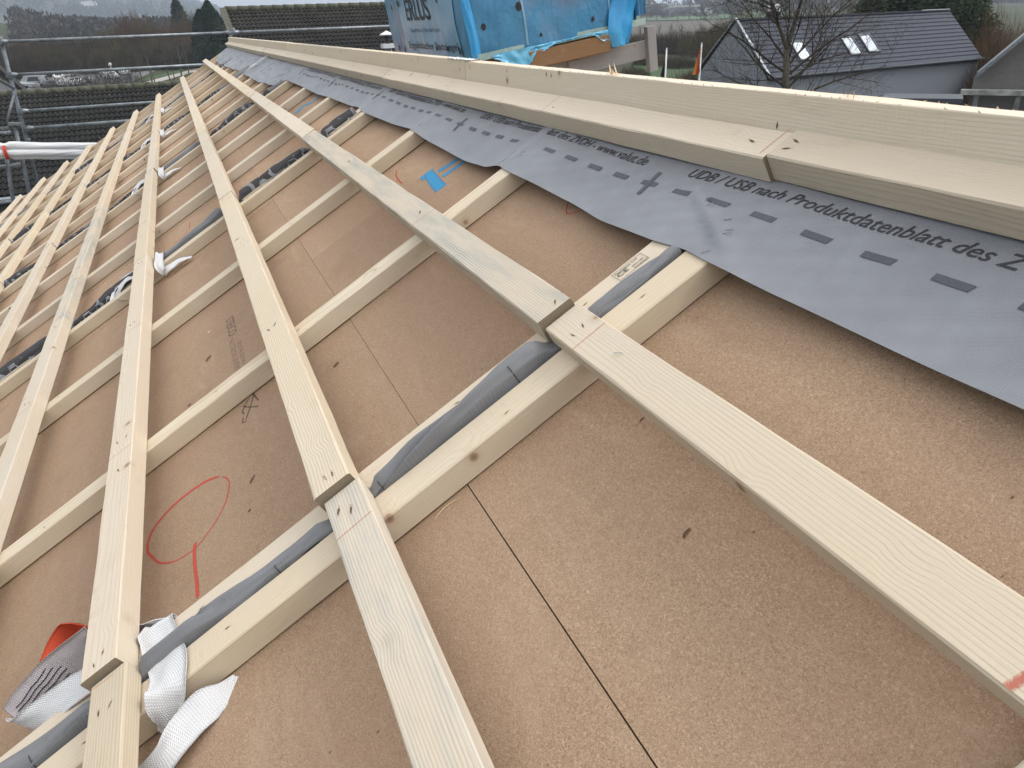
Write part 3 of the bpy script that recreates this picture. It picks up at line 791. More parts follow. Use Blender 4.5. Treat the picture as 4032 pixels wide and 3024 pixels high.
def sheet(u0, u1, lift, label, crump=0.0, du=0.012, slant=(0.0, 0.0), prints=True, curl=0.0):
    nu = max(10, int((u1 - u0) / du)); nv = 26
    def P(a, b):
        v0 = -0.455
        uu = u0 + (u1 - u0) * a
        ev = edge_v(uu)
        if crump: ev += 0.010 * nz(uu * 9, 4.0)
        v = v0 + (ev - v0) * b
        if a >= 0.999: uu += slant[1] * (v + 0.35)
        w_ = memb_w(min(uu, u1), v, crump, lift)
        # real position of a sagging edge lies a little further in than the outline read at batten height
        dv = (HC - w_) * (0.18 - v) / 0.58 * b
        if curl and a > 0.985: w_ += curl * b
        if v < -0.37: w_ = HC + 0.0002
        return (uu, v - dv, w_)
    mb = MB(); mb.grid(P, nu, nv)
    def put(uu, vv, z=0.0008): return (uu, vv, memb_w(uu, vv, crump, lift) + z)
    if prints:
        # dash-and-cross cutting line
        k = math.floor(u0 / 0.1) - 1
        while k * 0.0985 < u1 + 0.1:
            uc = 0.181 - (0.0985) * k; k += 0
            k += 1
            # centres run towards smaller u as k grows
            pass
        c = 0.181
        cs = [c - 0.0985 * i for i in range(-130, 30)]
        for i, uc in zip(range(-130, 30), cs):
            if not (u0 + 0.03 < uc < u1 - 0.03): continue
            vc = -0.2985 - 0.0035 * smooth((uc + 0.5) / 1.0) - 0.009 * smooth((uc - 1.0) / 1.2)
            l, h = 0.0235, 0.0048
            q = [put(uc + l - 0.001, vc - h), put(uc, vc - h), put(uc - l - 0.001, vc - h), put(uc - l + 0.002, vc + h), put(uc, vc + h), put(uc + l, vc + h)]
            mb.add(q, [(0, 1, 4, 5), (1, 2, 3, 4)], 1)
            if i % 10 == 0:
                q = []
                for t in range(7):
                    vv = vc - 0.0265 + 0.053 * t / 6
                    q += [put(uc + 0.0055, vv, 0.0010), put(uc - 0.0055, vv, 0.0010)]
                mb.add(q, [(2 * t, 2 * t + 1, 2 * t + 3, 2 * t + 2) for t in range(6)], 1)
        vs, fs = fit_text('UDB / USB nach Produktdatenblatt des ZVDH - www.valut.de', 0.850, 0.0205, 0.30, 0.006)
        for start in (0.112 + i * 0.985 for i in range(-1, 12)):
            # clip whole letters at the sheet's ends
            for f in fs:
                cu_ = start - sum(vs[i][0] for i in f) / len(f)
                if not (u0 + 0.004 < cu_ < u1 - 0.004): continue
                bb = -0.3345 - 0.007 * smooth((cu_ - 0.1) / 0.6)
                pts = [put(start - vs[i][0], bb - vs[i][1], 0.0009) for i in f]
                if any(-0.03 < (start - vs[i][0]) + 0.055 < 0.0 and False for i in f): continue
                mb.add(pts, [tuple(range(len(f)))], 2)
    ob = mb.build('ridge_membrane', [M_memb, M_dash, M_print, M_staple], M=RB.copy(), sm=False)
    me = ob.data
    sm_ = [m == 0 for m in mb.m]
    me.polygons.foreach_set('use_smooth', sm_)
    tag(ob, label, 'roofing membrane', 'membrane sheets hanging below the ridge batten')
    return ob
S1 = sheet(-1.95, 0.700, 0.0022, 'grey printed membrane sheet nearest the camera, under the ridge batten', du=0.008, slant=(0, -0.10), curl=0.004)
S2 = sheet(0.672, 4.235, 0.0010, 'grey membrane sheet with dashed line, middle of the ridge', du=0.014, slant=(0, -0.1), curl=0.006)
S3 = sheet(4.20, 10.95, 0.0, 'crumpled grey membrane sheet at the far end of the ridge', crump=1.0, du=0.02, prints=False)
for (u, v, a) in ((-0.012, -0.289, .25), (-0.066, -0.276, .1), (-0.089, -0.260, .05), (-0.095, -0.252, .05), (-0.094, -0.213, .3), (0.655, -0.262, .4), (0.660, -0.275, .4), (1.40, -0.25, .1), (2.07, -0.27, .3)):
    mbx = MB(); z = 0.0016
    mbx.tube([(-0.0055, 0, 0), (-0.0055, 0, z), (0.0055, 0, z), (0.0055, 0, 0)], 0.0006, 5)
    par = S1 if u < 0.69 else S2
    o = mbx.build('staple', M_staple, parent=par)
    o.matrix_basis = T(u, v, memb_w(u, v, 0, 0.0022)) @ Matrix.Rotation(a + 0.5, 4, 'Z')

# ------------------------------------------------------------------ lifting slings
def ribbon(mb, pts, wid, mi, twist=None, uv=None, thick=0.0016):
    """strap: pts = list of (pos, width direction)"""
    n = len(pts)
    P = [Vector(p[0]) for p in pts]; Wd = [Vector(p[1]).normalized() for p in pts]
    Q = []; WW = []
    for i in range(n - 1):
        a, b, c, d = P[max(i - 1, 0)], P[i], P[i + 1], P[min(i + 2, n - 1)]
        for k in range(8):
            t = k / 8
            Q.append(0.5 * ((2 * b) + (-a + c) * t + (2 * a - 5 * b + 4 * c - d) * t * t + (-a + 3 * b - 3 * c + d) * t ** 3))
            WW.append(Wd[i].lerp(Wd[i + 1], smooth(t)).normalized())
    Q.append(P[-1]); WW.append(Wd[-1])
    m = 9
    wl = wid if isinstance(wid, (list, tuple)) else None
    base = len(mb.v); s = 0.0
    for i, q in enumerate(Q):
        if i: s += (q - Q[i - 1]).length
        d = (Q[min(i + 1, len(Q) - 1)] - Q[max(i - 1, 0)]).normalized()
        w_ = (WW[i] - d * WW[i].dot(d)).normalized(); nn = d.cross(w_)
        for side in (0, 1):
            for k in range(m):
                if wl:
                    fi = i / 8; i0 = min(int(fi), n - 1); i1 = min(i0 + 1, n - 1); wc = wl[i0] + (wl[i1] - wl[i0]) * (fi - int(fi))
                else: wc = wid
                o = (k / (m - 1) - 0.5) * wc
                wave = 0.0030 * nz(s * 26, k * 0.35, mi * 3.0) + 0.003 * abs(nz(s * 14 + k * 0.3, 5.0))
                p = q + w_ * o + nn * (wave + (thick if side else 0))
                mb.v.append(tuple(p)); mb.uvs.append((o, s))
    F = []
    st_ = 2 * m
    for i in range(len(Q) - 1):
        for side in (0, 1):
            for k in range(m - 1):
                a = base + i * st_ + side * m + k
                f = (a, a + 1, a + st_ + 1, a + st_)
                F.append(f if side else f[::-1])
        for k in (0, m - 1):
            a = base + i * st_ + k; b = a + m
            F.append((a, a + st_, b + st_, b) if k == 0 else (a, b, b + st_, a + st_))
    for e in (0, len(Q) - 1):
        for k in range(m - 1):
            a = base + e * st_ + k; F.append((a, a + m, a + m + 1, a + 1))
    for f in F: mb.f.append(f); mb.m.append(mi)
def strap_obj(parts, name, M, parent, mats):
    mb = MB(); mb.uvs = []
    for (pts, wid, mi) in parts: ribbon(mb, pts, wid, mi)
    me_o = mb.build(name, mats, parent=parent, sm=True)
    uvl = me_o.data.attributes.new('UVMap', 'FLOAT_VECTOR', 'POINT')
    # 'UVMap' carries strap coordinates in metres (across, along)
    for i, q in enumerate(mb.uvs): uvl.data[i].vector = (q[0], q[1], 0)
    return me_o
def sling(uj, vj, label, variant=0, wid=0.046):
    M = RB @ T(uj, vj, 0)
    e = empty('lifting_sling', M); e.matrix_world = M
    # local coords: u, v, w relative to the joint.
    up = (0, 0, 1)
    if variant == 0:
        D = lambda L: [((a - uj, b - vj, c), q) for (a, b, c, q) in L]
        over = D([(.085, .745, .006, (0.1, 0.7, 0.7)), (.050, .725, .030, (0.1, 0.8, 0.5)), (.028, .722, .052, (0, 1, 0.1)), (.010, .722, .0475, (0, 1, 0)), (-.035, .712, .046, (0, 1, 0)),
                  (-.070, .704, .0475, (0.15, 1, 0)), (-.106, .706, .0485, (0.1, 1, 0.05)), (-.118, .722, .034, (0.1, 0.9, 0.2)), (-.122, .738, .012, (0.3, 0.8, 0.3)), (-.124, .752, .004, (0.5, 0.7, 0.2))])
        loop = D([(.125, .800, .006, (0.2, 0.5, 0.8)), (.085, .765, .016, (0.1, 0.4, 0.9)), (.052, .725, .026, (0, 0.4, 0.9)), (.035, .695, .024, (-.1, 0.4, 0.9)), (.026, .672, .006, (-.2, 0.4, 0.8))])
        tail = D([(-.119, .636, .002, (0.5, 0.5, 0.3)), (-.136, .652, .007, (0.6, 0.3, 0.45)), (-.146, .672, .015, (0.6, 0.3, 0.55)), (-.160, .704, .020, (0.8, 0.35, 0.35)), (-.178, .732, .020, (0.9, 0.4, 0.2)),
                  (-.182, .765, .014, (0.9, 0.4, 0.2)), (-.178, .800, .010, (0.95, 0.3, 0.2))])
        left1 = D([(.092, .822, .052, (-.12, 0.35, -0.8)), (.093, .870, .052, (-.15, 0.45, -0.8)), (.092, .915, .048, (-.3, 0.4, -0.8)), (.084, .955, .042, (-.45, 0.15, -0.8)), (.078, .982, .036, (-.6, 0, -0.7))])
        left2 = D([(.080, .985, .030, (.5, 0.5, .6)), (.055, .960, .034, (.5, 0.6, .4)), (.038, .915, .044, (.7, 0.5, .25)), (.026, .865, .050, (.8, 0.4, .2)), (.018, .822, .050, (.8, 0.3, .1))])
        red = D([(.150, .850, .025, (0.0, 0.2, 1)), (.195, .885, .030, (-.1, 0.2, 1)), (.213, .915, .028, (0.1, 0.5, 0.9)), (.190, .945, .022, (0.3, 0.6, 0.7)), (.150, .965, .014, (0.5, 0.6, 0.5))])
        a = strap_obj([(over, [.045, .05, .055, .058, .058, .060, .058, .045, .032, .018], 0), (loop, 0.045, 0), (tail, [.010, .032, .046, .048, .046, .044, .044], 0), (left2, wid, 0)], 'white_strap', M, e, [M_web, M_webpink, M_webred])
        if label.find('far') < 0 or True:
            b = strap_obj([(left1, 0.062, 1)], 'strap_eye', M, e, [M_web, M_webpink, M_webred])
            c = strap_obj([(red, 0.045, 2)], 'red_sleeve', M, e, [M_web, M_webpink, M_webred])
            # stitching on the eye
            mb = MB()
            for k in range(6):
                x = -0.022 + k * 0.0088; p = []
                for t in range(9):
                    tt = -0.25 + 1.25 * t / 8
                    cu = Vector((.0925 - uj, .905 - vj, .049)).lerp(Vector((.080 - uj, .978 - vj, .037)), tt)
                    wv = Vector((-.38, 0.25, -0.8)).normalized()
                    nn = Vector((-0.75, -0.45, 0.25)).normalized()
                    p.append(cu + wv * (x * (1 - 0.25 * tt) + 0.0011 * math.sin(t * 2.1 + k)) + nn * 0.0040)
                mb.tube(p, 0.0009, 4)
            o = mb.build('stitching', M_stripe, parent=e)
    tag(e, label, 'lifting sling', 'lifting slings left between the roof sections')
    return e
sling(-0.031, 0.7862, 'white woven lifting sling with red sleeve at the lower left corner of the photo', 0)
def small_sling(uj, vj, label, v=0):
    M = RB @ T(uj, vj, 0); e = empty('lifting_sling', M); e.matrix_world = M
    over = [((0.045, -0.035, 0.015), (0.3, 0.5, 0.8)), ((0.035, -0.06, 0.045), (0.8, 0.4, 0.4)), ((-0.03, -0.066, 0.062), (0.3, 1, 0.1)), ((-0.105, -0.052, 0.046), (0.2, 0.9, 0.3)), ((-0.125, -0.048, 0.012), (0.3, 0.8, 0.5))]
    tail = [((-0.125, -0.05, 0.012), (0.9, 0.2, 0.4)), ((-0.15, -0.075, 0.026), (0.9, 0.3, 0.4)), ((-0.14, -0.125, 0.022), (0.8, 0.5, 0.2)), ((-0.16, -0.165, 0.010), (0.7, 0.6, 0.2))]
    left = [((-0.015, 0.035, 0.056), (0.8, 0.1, 0.4)), ((-0.02, 0.09, 0.062), (0.9, 0.1, 0.3)), ((-0.035, 0.14, 0.050), (0.9, 0.2, 0.4)), ((-0.075, 0.155, 0.030), (0.5, 0.6, 0.6)), ((-0.11, 0.12, 0.018), (0.3, 0.9, 0.5))]
    back = [((0.05, 0.03, 0.02), (0.4, 0.2, 0.8)), ((0.10, 0.05, 0.03), (0.3, 0.5, 0.8)), ((0.09, 0.085, 0.014), (0.5, 0.5, 0.5))]
    strap_obj([(over, [.03, .034, .036, .036, .02], 0), (tail, [.02, .03, .034, .02], 0), (left, 0.042, 0), (back, 0.026, 0)], 'white_strap', M, e, [M_web, M_webpink, M_webred])
    if v != 3:
        r_ = [((-0.06, 0.045, 0.030), (0.3, 0.1, 0.9)), ((-0.10, 0.085, 0.026), (0.4, 0.4, 0.7)), ((-0.09, 0.125, 0.022), (0.6, 0.5, 0.6)), ((-0.04, 0.165, 0.020), (0.5, 0.6, 0.6))]
        strap_obj([(r_, 0.032, 2)], 'red_sleeve', M, e, [M_web, M_webpink, M_webred])
    mb = MB()
    for k in range(6):
        x = -0.020 + k * 0.008
        mb.tube([(-0.033 + x, 0.128, 0.056), (-0.040 + x, 0.142, 0.052), (-0.050 + x, 0.152, 0.044)], 0.0011, 4)
    o = mb.build('stitching', M_stripe, parent=e)
    tag(e, label, 'lifting sling', 'lifting slings left between the roof sections')
small_sling(PU[1], 0.7862, 'white sling with red sleeve on the second membrane strip from the camera')
small_sling(PU[2], 0.7862, 'pale sling hanging over the third membrane strip from the camera', 3)
small_sling(PU[3], 0.7862, 'small white sling on the fourth membrane strip from the camera', 3)
small_sling(PU[4], 0.7862, 'white and red sling nearest the far gable')

# ------------------------------------------------------------------ loose bits lying about
def chips():
    k = 0
    for (u, v, a, l, w_, m, lab) in (
        (0.30, 0.56, 0.9, 0.020, 0.0035, M_bark, 'small curved dark bark sliver right of the red crayon loop'),
        (0.215, 0.575, 0.4, 0.007, 0.003, M_bark, 'tiny dark bark crumb beside the bark sliver'),
        (0.985, 0.615, 0.8, 0.022, 0.006, M_bark, 'dark bark shred near the faint stamped lettering'),
        (0.80, 0.68, 0.6, 0.010, 0.004, M_bark, 'dark bark crumb below the stamped lettering'),
        (1.16, 0.60, 0.1, 0.009, 0.005, M_chip, 'pale wood chip left of the stamped lettering'),
        (0.62, 0.155, 1.2, 0.012, 0.005, M_chip, 'pale splintered chip beside the first single counter batten'),
        (0.47, 0.33, 0.2, 0.014, 0.006, M_bark, 'reddish bark flake below the fine board seam'),
        (-0.41, 0.085, 0.3, 0.013, 0.005, M_bark, 'brown fibre flake on the bare board, lower right'),
        (-0.23, 0.02, 0.1, 0.008, 0.003, M_bark, 'dark speck of bark right of the open joint'),
        (-0.118, 0.285, 0.05, 0.045, 0.0016, M_chip, 'long pale splinter against the paired counter batten')):
        mb = MB()
        n = 8; vs = []
        for i in range(n + 1):
            t = i / n; ww = w_ * math.sin(math.pi * (0.08 + 0.84 * t)) * (1 + 0.4 * nz(i, k))
            vs += [((t - .5) * l, -ww / 2 + 0.15 * l * (t - .5) ** 2 * 4, 0.0004), ((t - .5) * l, 0.15 * l * (t - .5) ** 2 * 4, w_ * 0.55), ((t - .5) * l, ww / 2 + 0.15 * l * (t - .5) ** 2 * 4, 0.0004)]
        mb.add(vs, [(i * 3 + j, (i + 1) * 3 + j, (i + 1) * 3 + j + 1, i * 3 + j + 1) for i in range(n) for j in range(2)])
        o = mb.build('wood_chip', m, M=RB @ T(u, v, 0.0004) @ Matrix.Rotation(a + 1.57, 4, 'Z'))
        tag(o, lab, 'wood chip', 'chips and splinters on the roof'); k += 1
chips()
def splinters(u, n, label, big=1.0, seed=1):
    rr = random.Random(seed); mb = MB()
    for i in range(n):
        a = rr.uniform(0, 6.28); L = rr.uniform(0.006, 0.026) * big; el = rr.uniform(0.0, 0.9)
        d = Vector((math.cos(a) * math.cos(el), 0.35 * math.sin(a) * math.cos(el), math.sin(el)))
        p = Vector((rr.uniform(-0.012, 0.012) * big, rr.uniform(-0.006, 0.006), 0.0006))
        s = d.cross(Vector((0, 0, 1))).normalized() * rr.uniform(0.0007, 0.0018) * big
        mb.add([p - s, p + s, p + d * L * 0.6 + s * 0.7, p + d * L, p + d * L * 0.6 - s * 0.7 + Vector((0, 0, 0.0006))], [(0, 1, 2, 3, 4), (4, 3, 2, 1, 0)])
    o = mb.build('wood_splinters', M_chip, M=T(u, RIDGE_Y + 0.012, RIDGE_TOP + 0.001))
    tag(o, label, 'wood splinters', 'chips and splinters on the roof')
splinters(0.475, 14, 'long pale splinters sticking up from the ridge board beside the pallet', 1.6, 4)
splinters(-0.142, 12, 'small tuft of splinters on the ridge board in front of the grey house', 0.7, 5)
mb = MB()
mb.grid(lambda a, b: ((a - .5) * 0.20, (b - .5) * 0.03 + 0.006 * nz(a * 6, b * 3), 0.002 + 0.006 * abs(nz(a * 14, b * 5, 2)) + 0.003 * nz(a * 30, b * 9)), 40, 8)
o = mb.build('film_scrap', M_white, M=T(1.40, RIDGE_Y + 0.012, RIDGE_TOP + 0.001))
tag(o, 'crumpled scrap of white film on the ridge board by the blue pallet', 'plastic scrap')
mb = MB()
mb.grid(lambda a, b: ((a - .5) * 0.35, (b - .5) * 0.03 * math.sin(3.14 * (0.1 + 0.8 * a)), 0.004 * nz(a * 9, b * 3)), 24, 4)
o = mb.build('film_scrap', M_white, M=RB @ T(6.2, -0.27, HC + 0.02) @ Matrix.Rotation(1.1, 4, 'Z'))
tag(o, 'thin white scrap lying on the crumpled far membrane', 'plastic scrap')
#@@PART2
# ------------------------------------------------------------------ the building under the roof
M_eave = flat('house_wall_white', (0.55, 0.55, 0.53), 0.9, nscale=20, namt=0.05)
mb = MB()
P = [RF(-3.0, -0.42, -0.05), RF(10.9, -0.42, -0.05), RF(10.9, 5.1, -0.05), RF(-3.0, 5.1, -0.05)]
zb = 0.0
B = [Vector((p.x, p.y, zb)) for p in P]
mb.add(P + B, [(0, 3, 2, 1), (0, 1, 5, 4), (1, 2, 6, 5), (2, 3, 7, 6), (3, 0, 4, 7)])
ho = mb.build('house_under_roof', M_eave)
mb = MB(); a_ = RF(-3.0, -0.42, -0.03); b_ = RF(10.95, -0.42, -0.03); d_ = Vector((0, -5.2 * C30, -5.2 * S30))
mb.add([a_, b_, b_ + d_, a_ + d_], [(0, 3, 2, 1)]); mb.build('rear_slope', M_fibre, parent=ho)
mb = MB(); c_ = Vector((0, 0, -4.5)); q_ = a_ + d_ + Vector((0, 0.3, 0)); r_0 = b_ + d_ + Vector((0, 0.3, 0))
mb.add([q_, r_0, Vector((r_0.x, r_0.y, 0)), Vector((q_.x, q_.y, 0))], [(0, 1, 2, 3)]); mb.build('rear_wall', M_eave, parent=ho)
tag(ho, 'house body below the half-finished timber roof', 'house')

# ------------------------------------------------------------------ scaffold
sc = empty('scaffold')
tag(sc, 'galvanised tube scaffold with guard rails beyond the gable end', 'scaffold')
SX = 12.3
def zr(z): return z + Z0
posts_y = [2.60, -0.47, -3.54]
for i, py in enumerate(posts_y):
    mb = MB(); lean = 0.04
    mb.tube([(SX, py - 0.03, zr(0.46)), (SX, py + 0.03, zr(-0.9)), (SX, py + 0.10, zr(-2.4))], 0.028, 10)
    mb.tube([(SX, py + 0.10, zr(-2.4)), (SX, py + 0.12, 0.02)], 0.028, 8)
    o = mb.build('post', M_galvd, parent=sc, sm=True)
    mb = MB()
    mb.tube([(SX, py + 0.02, zr(-0.9)), (SX - 0.0, py + 0.0, zr(-0.93))], 0.034, 10)
    mb.build('sleeve', M_galvd, parent=sc, sm=True)
for z in (0.392, -0.032, -0.513, -0.748):
    for (ya, yb) in ((posts_y[0], posts_y[1]), (posts_y[1], posts_y[2])):
        mb = MB()
        mb.tube([(SX - 0.03, ya - 0.10, zr(z)), (SX - 0.03, yb + 0.10, zr(z))], 0.0215, 10)
        for ye, sg in ((ya, -1), (yb, 1)):
            mb.tube([(SX - 0.03, ye + sg * 0.12, zr(z)), (SX - 0.03, ye + sg * 0.06, zr(z)), (SX - 0.03, ye - sg * 0.01, zr(z))], [0.0215, 0.034, 0.038], 8)
        mb.build('guard_rail', M_galv, parent=sc, sm=True)
for z in (0.392, -0.032, -0.513, -0.748):
    for py in posts_y:
        mb = MB()
        mb.box((SX - 0.035, py, zr(z)), (0.05, 0.075, 0.07)); mb.tube([(SX - 0.075, py, zr(z)), (SX - 0.03, py, zr(z))], 0.014, 6)
        mb.build('coupler', M_galvd, parent=sc)
# corner frame nearer to us with console and short rails running left
for (yy, ztop, zbot) in ((2.70, -0.66, -8.2), (2.92, -1.1, -8.2)):
    mb = MB(); mb.tube([(12.0, yy - 0.03, zr(ztop)), (12.0, yy + 0.05, zr(-1.6)), (12.0, yy + 0.14, zr(-3.0)), (12.0, yy + 0.14, 0.02)], 0.03, 10)
    mb.build('post', M_galvd, parent=sc, sm=True)
mb = MB(); mb.box((12.0, 2.66, zr(-0.655)), (0.11, 0.17, 0.035), M=Matrix.Rotation(R(6), 4, 'X')); mb.box((12.0, 2.80, zr(-0.70)), (0.06, 0.10, 0.035))
mb.build('post_cap', M_galvd, parent=sc)
for z in (-0.755, -1.205, -1.70):
    mb = MB(); mb.tube([(12.0, 2.74, zr(z)), (12.0, 2.78, zr(z)), (12.0, 2.86, zr(z)), (12.0, 5.6, zr(z))], [0.036, 0.034, 0.022, 0.022], 10)
    mb.build('guard_rail', M_galv, parent=sc, sm=True)
mb = MB(); mb.tube([(12.25, 2.57, zr(-0.22)), (12.0, 3.05, zr(0.22))], 0.02, 8); mb.tube([(12.25, 2.57, zr(-0.22)), (12.0, 2.75, zr(-0.62))], 0.02, 8)
mb.build('brace', M_galvd, parent=sc, sm=True)
mb = MB(); mb.box((12.35, 1.0, zr(-2.02)), (0.65, 7.0, 0.05)); mb.build('deck', M_oldwood, parent=sc)

# long white wrapped bundle lying on the scaffold
def bundle():
    e = empty('wrapped_bundle')
    tag(e, 'long bundle of white plastic-wrapped rods tied with red tape on the scaffold', 'bundle')
    a, b = Vector((11.85, 4.6, zr(-0.90))), Vector((11.85, 1.55, zr(-1.12)))
    mb = MB(); n = 60
    lobes = [(-0.0, 0.068, 0.055), (0.02, 0.030, 0.05), (-0.02, -0.012, 0.055), (0.01, -0.055, 0.05)]
    for li, (dx, dz, r) in enumerate(lobes):
        pts = []; rs = []
        for i in range(n + 1):
            t = i / n; p = a.lerp(b, t)
            pinch = 1 - 0.28 * math.exp(-((t - 0.575) / 0.016) ** 2)
            sagg = 0.030 * math.sin(math.pi * t) 
            if li == 0: sagg += 0.02 * smooth((0.75 - t) / 0.2)
            pts.append((p.x + dx * pinch, p.y, p.z + dz * pinch * (0.85 + 0.3 * t) + sagg + 0.005 * nz(t * 9, li)))
            rs.append(r * pinch * (1 + 0.10 * nz(t * 14, li * 3.0)))
        mb.tube(pts, rs, 14)
    mb.build('white_wrap', M_foil, parent=e, sm=True)
    mb = MB(); c = a.lerp(b, 0.575)
    ring = [(c.x + 0.078 * math.cos(t), c.y, c.z + 0.030 + 0.105 * math.sin(t)) for t in [2 * math.pi * k / 20 for k in range(21)]]
    vs = []
    for p in ring: vs += [(p[0], p[1] - 0.022, p[2]), (p[0], p[1] + 0.022, p[2])]
    mb.add(vs, [(2 * i, 2 * i + 1, 2 * i + 3, 2 * i + 2) for i in range(20)])
    mb.build('red_tape', flat('red_tape', (0.60, 0.05, 0.03), 0.5, nscale=60, namt=0.3), parent=e)
k = NB('white_foil'); co = k.n('TexCoord').outputs['Object']
f = k.noise(k.vmath('MULTIPLY', co, (9.0, 1.2, 22.0)), 1.0, 5, 0.6)
k.setc(k.ramp(f, [(0.3, (0.50, 0.51, 0.54)), (0.6, (0.74, 0.75, 0.77))])); k.b.inputs['Roughness'].default_value = 0.35; k.bump(f, 0.8, 0.03)
M_foil = k.m
bundle()

# ------------------------------------------------------------------ tile pallet in blue film, on timber bearers
def film_mat(name, c1, c2, c3, bs=0.5):
    k = NB(name); co = k.n('TexCoord').outputs['Object']
    f = k.noise(co, 2.6, 4, 0.55, 0.6); g = k.noise(k.vmath('MULTIPLY', co, (6.0, 6.0, 1.6)), 1.0, 5, 0.6, 0.8)
    col = k.ramp(f, [(0.30, c1), (0.52, c2), (0.72, c3)])
    k.setc(col)
    k.b.inputs['Roughness'].default_value = 0.30; k.b.inputs['Specular IOR Level'].default_value = 0.55
    k.b.inputs['Coat Weight'].default_value = 0.15; k.b.inputs['Coat Roughness'].default_value = 0.15
    k.bump(k.math('ADD', g, k.math('MULTIPLY', k.noise(co, 28, 3), 0.25)), bs, 0.03)
    return k.m
M_film = film_mat('blue_stretch_film', (0.040, 0.165, 0.320), (0.065, 0.250, 0.430), (0.150, 0.215, 0.340))
M_filmb = film_mat('bright_blue_film', (0.02, 0.26, 0.60), (0.05, 0.36, 0.72), (0.10, 0.45, 0.75))
M_filml = film_mat('pale_blue_panel', (0.17, 0.34, 0.50), (0.21, 0.39, 0.55), (0.25, 0.43, 0.58), 0.15)
M_filmt = film_mat('torn_light_blue_film', (0.05, 0.32, 0.55), (0.12, 0.42, 0.62), (0.20, 0.50, 0.62))
M_sheetp = film_mat('cream_edge_board', (0.25, 0.40, 0.40), (0.38, 0.50, 0.46), (0.42, 0.52, 0.47))
M_logo = flat('black_print', (0.02, 0.025, 0.035), 0.5)
M_faint = flat('faded_print', (0.085, 0.15, 0.235), 0.5)
def pallet():
    tilt = R(8.0)
    # local frame: x = along the ridge (away), y = to the right in the picture (-Y world), z = up; origin = near lower left corner
    X0 = 3.0
    ey = Vector((0, -math.cos(tilt), math.sin(tilt))); ez = Vector((0, math.sin(tilt), math.cos(tilt)))
    M = Matrix(((1, ey.x, ez.x, X0), (0, ey.y, ez.y, -0.957), (0, ey.z, ez.z, zr(0.255)), (0, 0, 0, 1)))
    e = empty('tile_pallet', M); e.matrix_world = M
    tag(e, 'pallet of roof tiles wrapped in blue printed film behind the ridge', 'pallet')
    LX, LY, LZ = 1.52, 0.975, 1.05
    def wob(p):
        x, y, z = p
        b = 0.010 * nz(x * 4, y * 4, z * 4) + 0.004 * nz(x * 13, y * 13, z * 9)
        return b
    # front face (towards camera): x = 0, spans y,z ; left face: y = 0, spans x,z
    mb = MB()
    def front(a, b):
        y = LY * a; z = LZ * b
        x = 0.0 - 0.020 * math.sin(math.pi * a) - wob((0, y, z)) + 0.03 * smooth((0.03 - a) / 0.03) + 0.02 * smooth((a - 0.97) / 0.03)
        return (x, y, z)
    mb.grid(front, 60, 60)
    def left(a, b):
        x = LX * a; z = LZ * b
        return (x, 0.018 * smooth((0.02 - a) / 0.02) - 0.014 * math.sin(math.pi * a) + wob((x, 0, z)) - 0.05 * (1 - b) * 0 , z)
    mb.grid(left, 60, 50)
    mb.grid(lambda a, b: (LX * b, LY + wob((LX * b, 1, a)), LZ * a), 30, 30)
    mb.grid(lambda a, b: (LX + wob((3, a, b)), LY * a, LZ * b), 20, 20)
    mb.grid(lambda a, b: (LX * a, LY * b, LZ + 0.6 * wob((a, b, 5))), 20, 20)
    mb.box((LX / 2, LY / 2, LZ / 2), (LX - 0.08, LY - 0.08, LZ - 0.04))
    mb.build('film_wrap', M_film, parent=e, sm=True)
    # printed panel on the left face, with lettering. runs from far (a=0.93) to near
    mb = MB()
    def onleft(x, z, off=0.004):
        a = x / LX
        return (x, -0.014 * math.sin(math.pi * a) + wob((x, 0, z)) - off, z)
    x0, x1 = 0.13, 1.16
    mb.grid(lambda a, b: onleft(x0 + (x1 - x0) * a + 0.04 * (b) , -0.0 + 0.98 * b), 40, 60)
    mb.build('printed_panel', M_filml, parent=e, sm=True)
    def lettering(s, xs, xe, z, h, mat, name, bold=0.02, faint=False):
        vs, fs = text_geo(s, 1.0, 0.0, 1.0, bold)
        a0 = min(v[0] for v in vs); a1 = max(v[0] for v in vs)
        mb = MB()
        pts = []
        for v in vs:
            t = (v[0] - a0) / (a1 - a0)
            x = xs + (xe - xs) * t
            pts.append(onleft(x, z + v[1] / 0.73 * h, 0.0075))
        mb.add(pts, fs)
        mb.build(name, mat, parent=e)
    # reading direction runs from the far end towards the camera (left to right in the picture)
    lettering('ERLUS', 1.00, 0.52, 0.205, 0.118, M_logo, 'logo_lettering', 0.012)
    lettering('Qualität aus Niederbayern', 0.97, 0.38, 0.140, 0.024, M_faint, 'small_lettering', 0.0)
    lettering('Ergoldsbacher Dachziegel', 1.06, 0.165, 0.048, 0.040, M_logo, 'product_lettering', 0.0)
    # roundel mark beside the logo
    mb = MB(); pts = []; n = 26
    for k in range(n):
        t = 2 * math.pi * k / n
        pts.append(onleft(0.385 + 0.050 * math.cos(t), 0.395 + 0.060 * math.sin(t), 0.0075)); pts.append(onleft(0.385 + 0.026 * math.cos(t), 0.395 + 0.034 * math.sin(t), 0.0075))
    mb.add(pts, [(2 * k, 2 * k + 1, (2 * k + 3) % (2 * n), (2 * k + 2) % (2 * n)) for k in range(n)])
    mb.add([onleft(0.385, 0.34, .0075), onleft(0.365, 0.34, .0075), onleft(0.355, 0.282, .0075), onleft(0.375, 0.282, .0075)], [(0, 1, 2, 3)])
    mb.build('logo_mark', M_logo, parent=e)
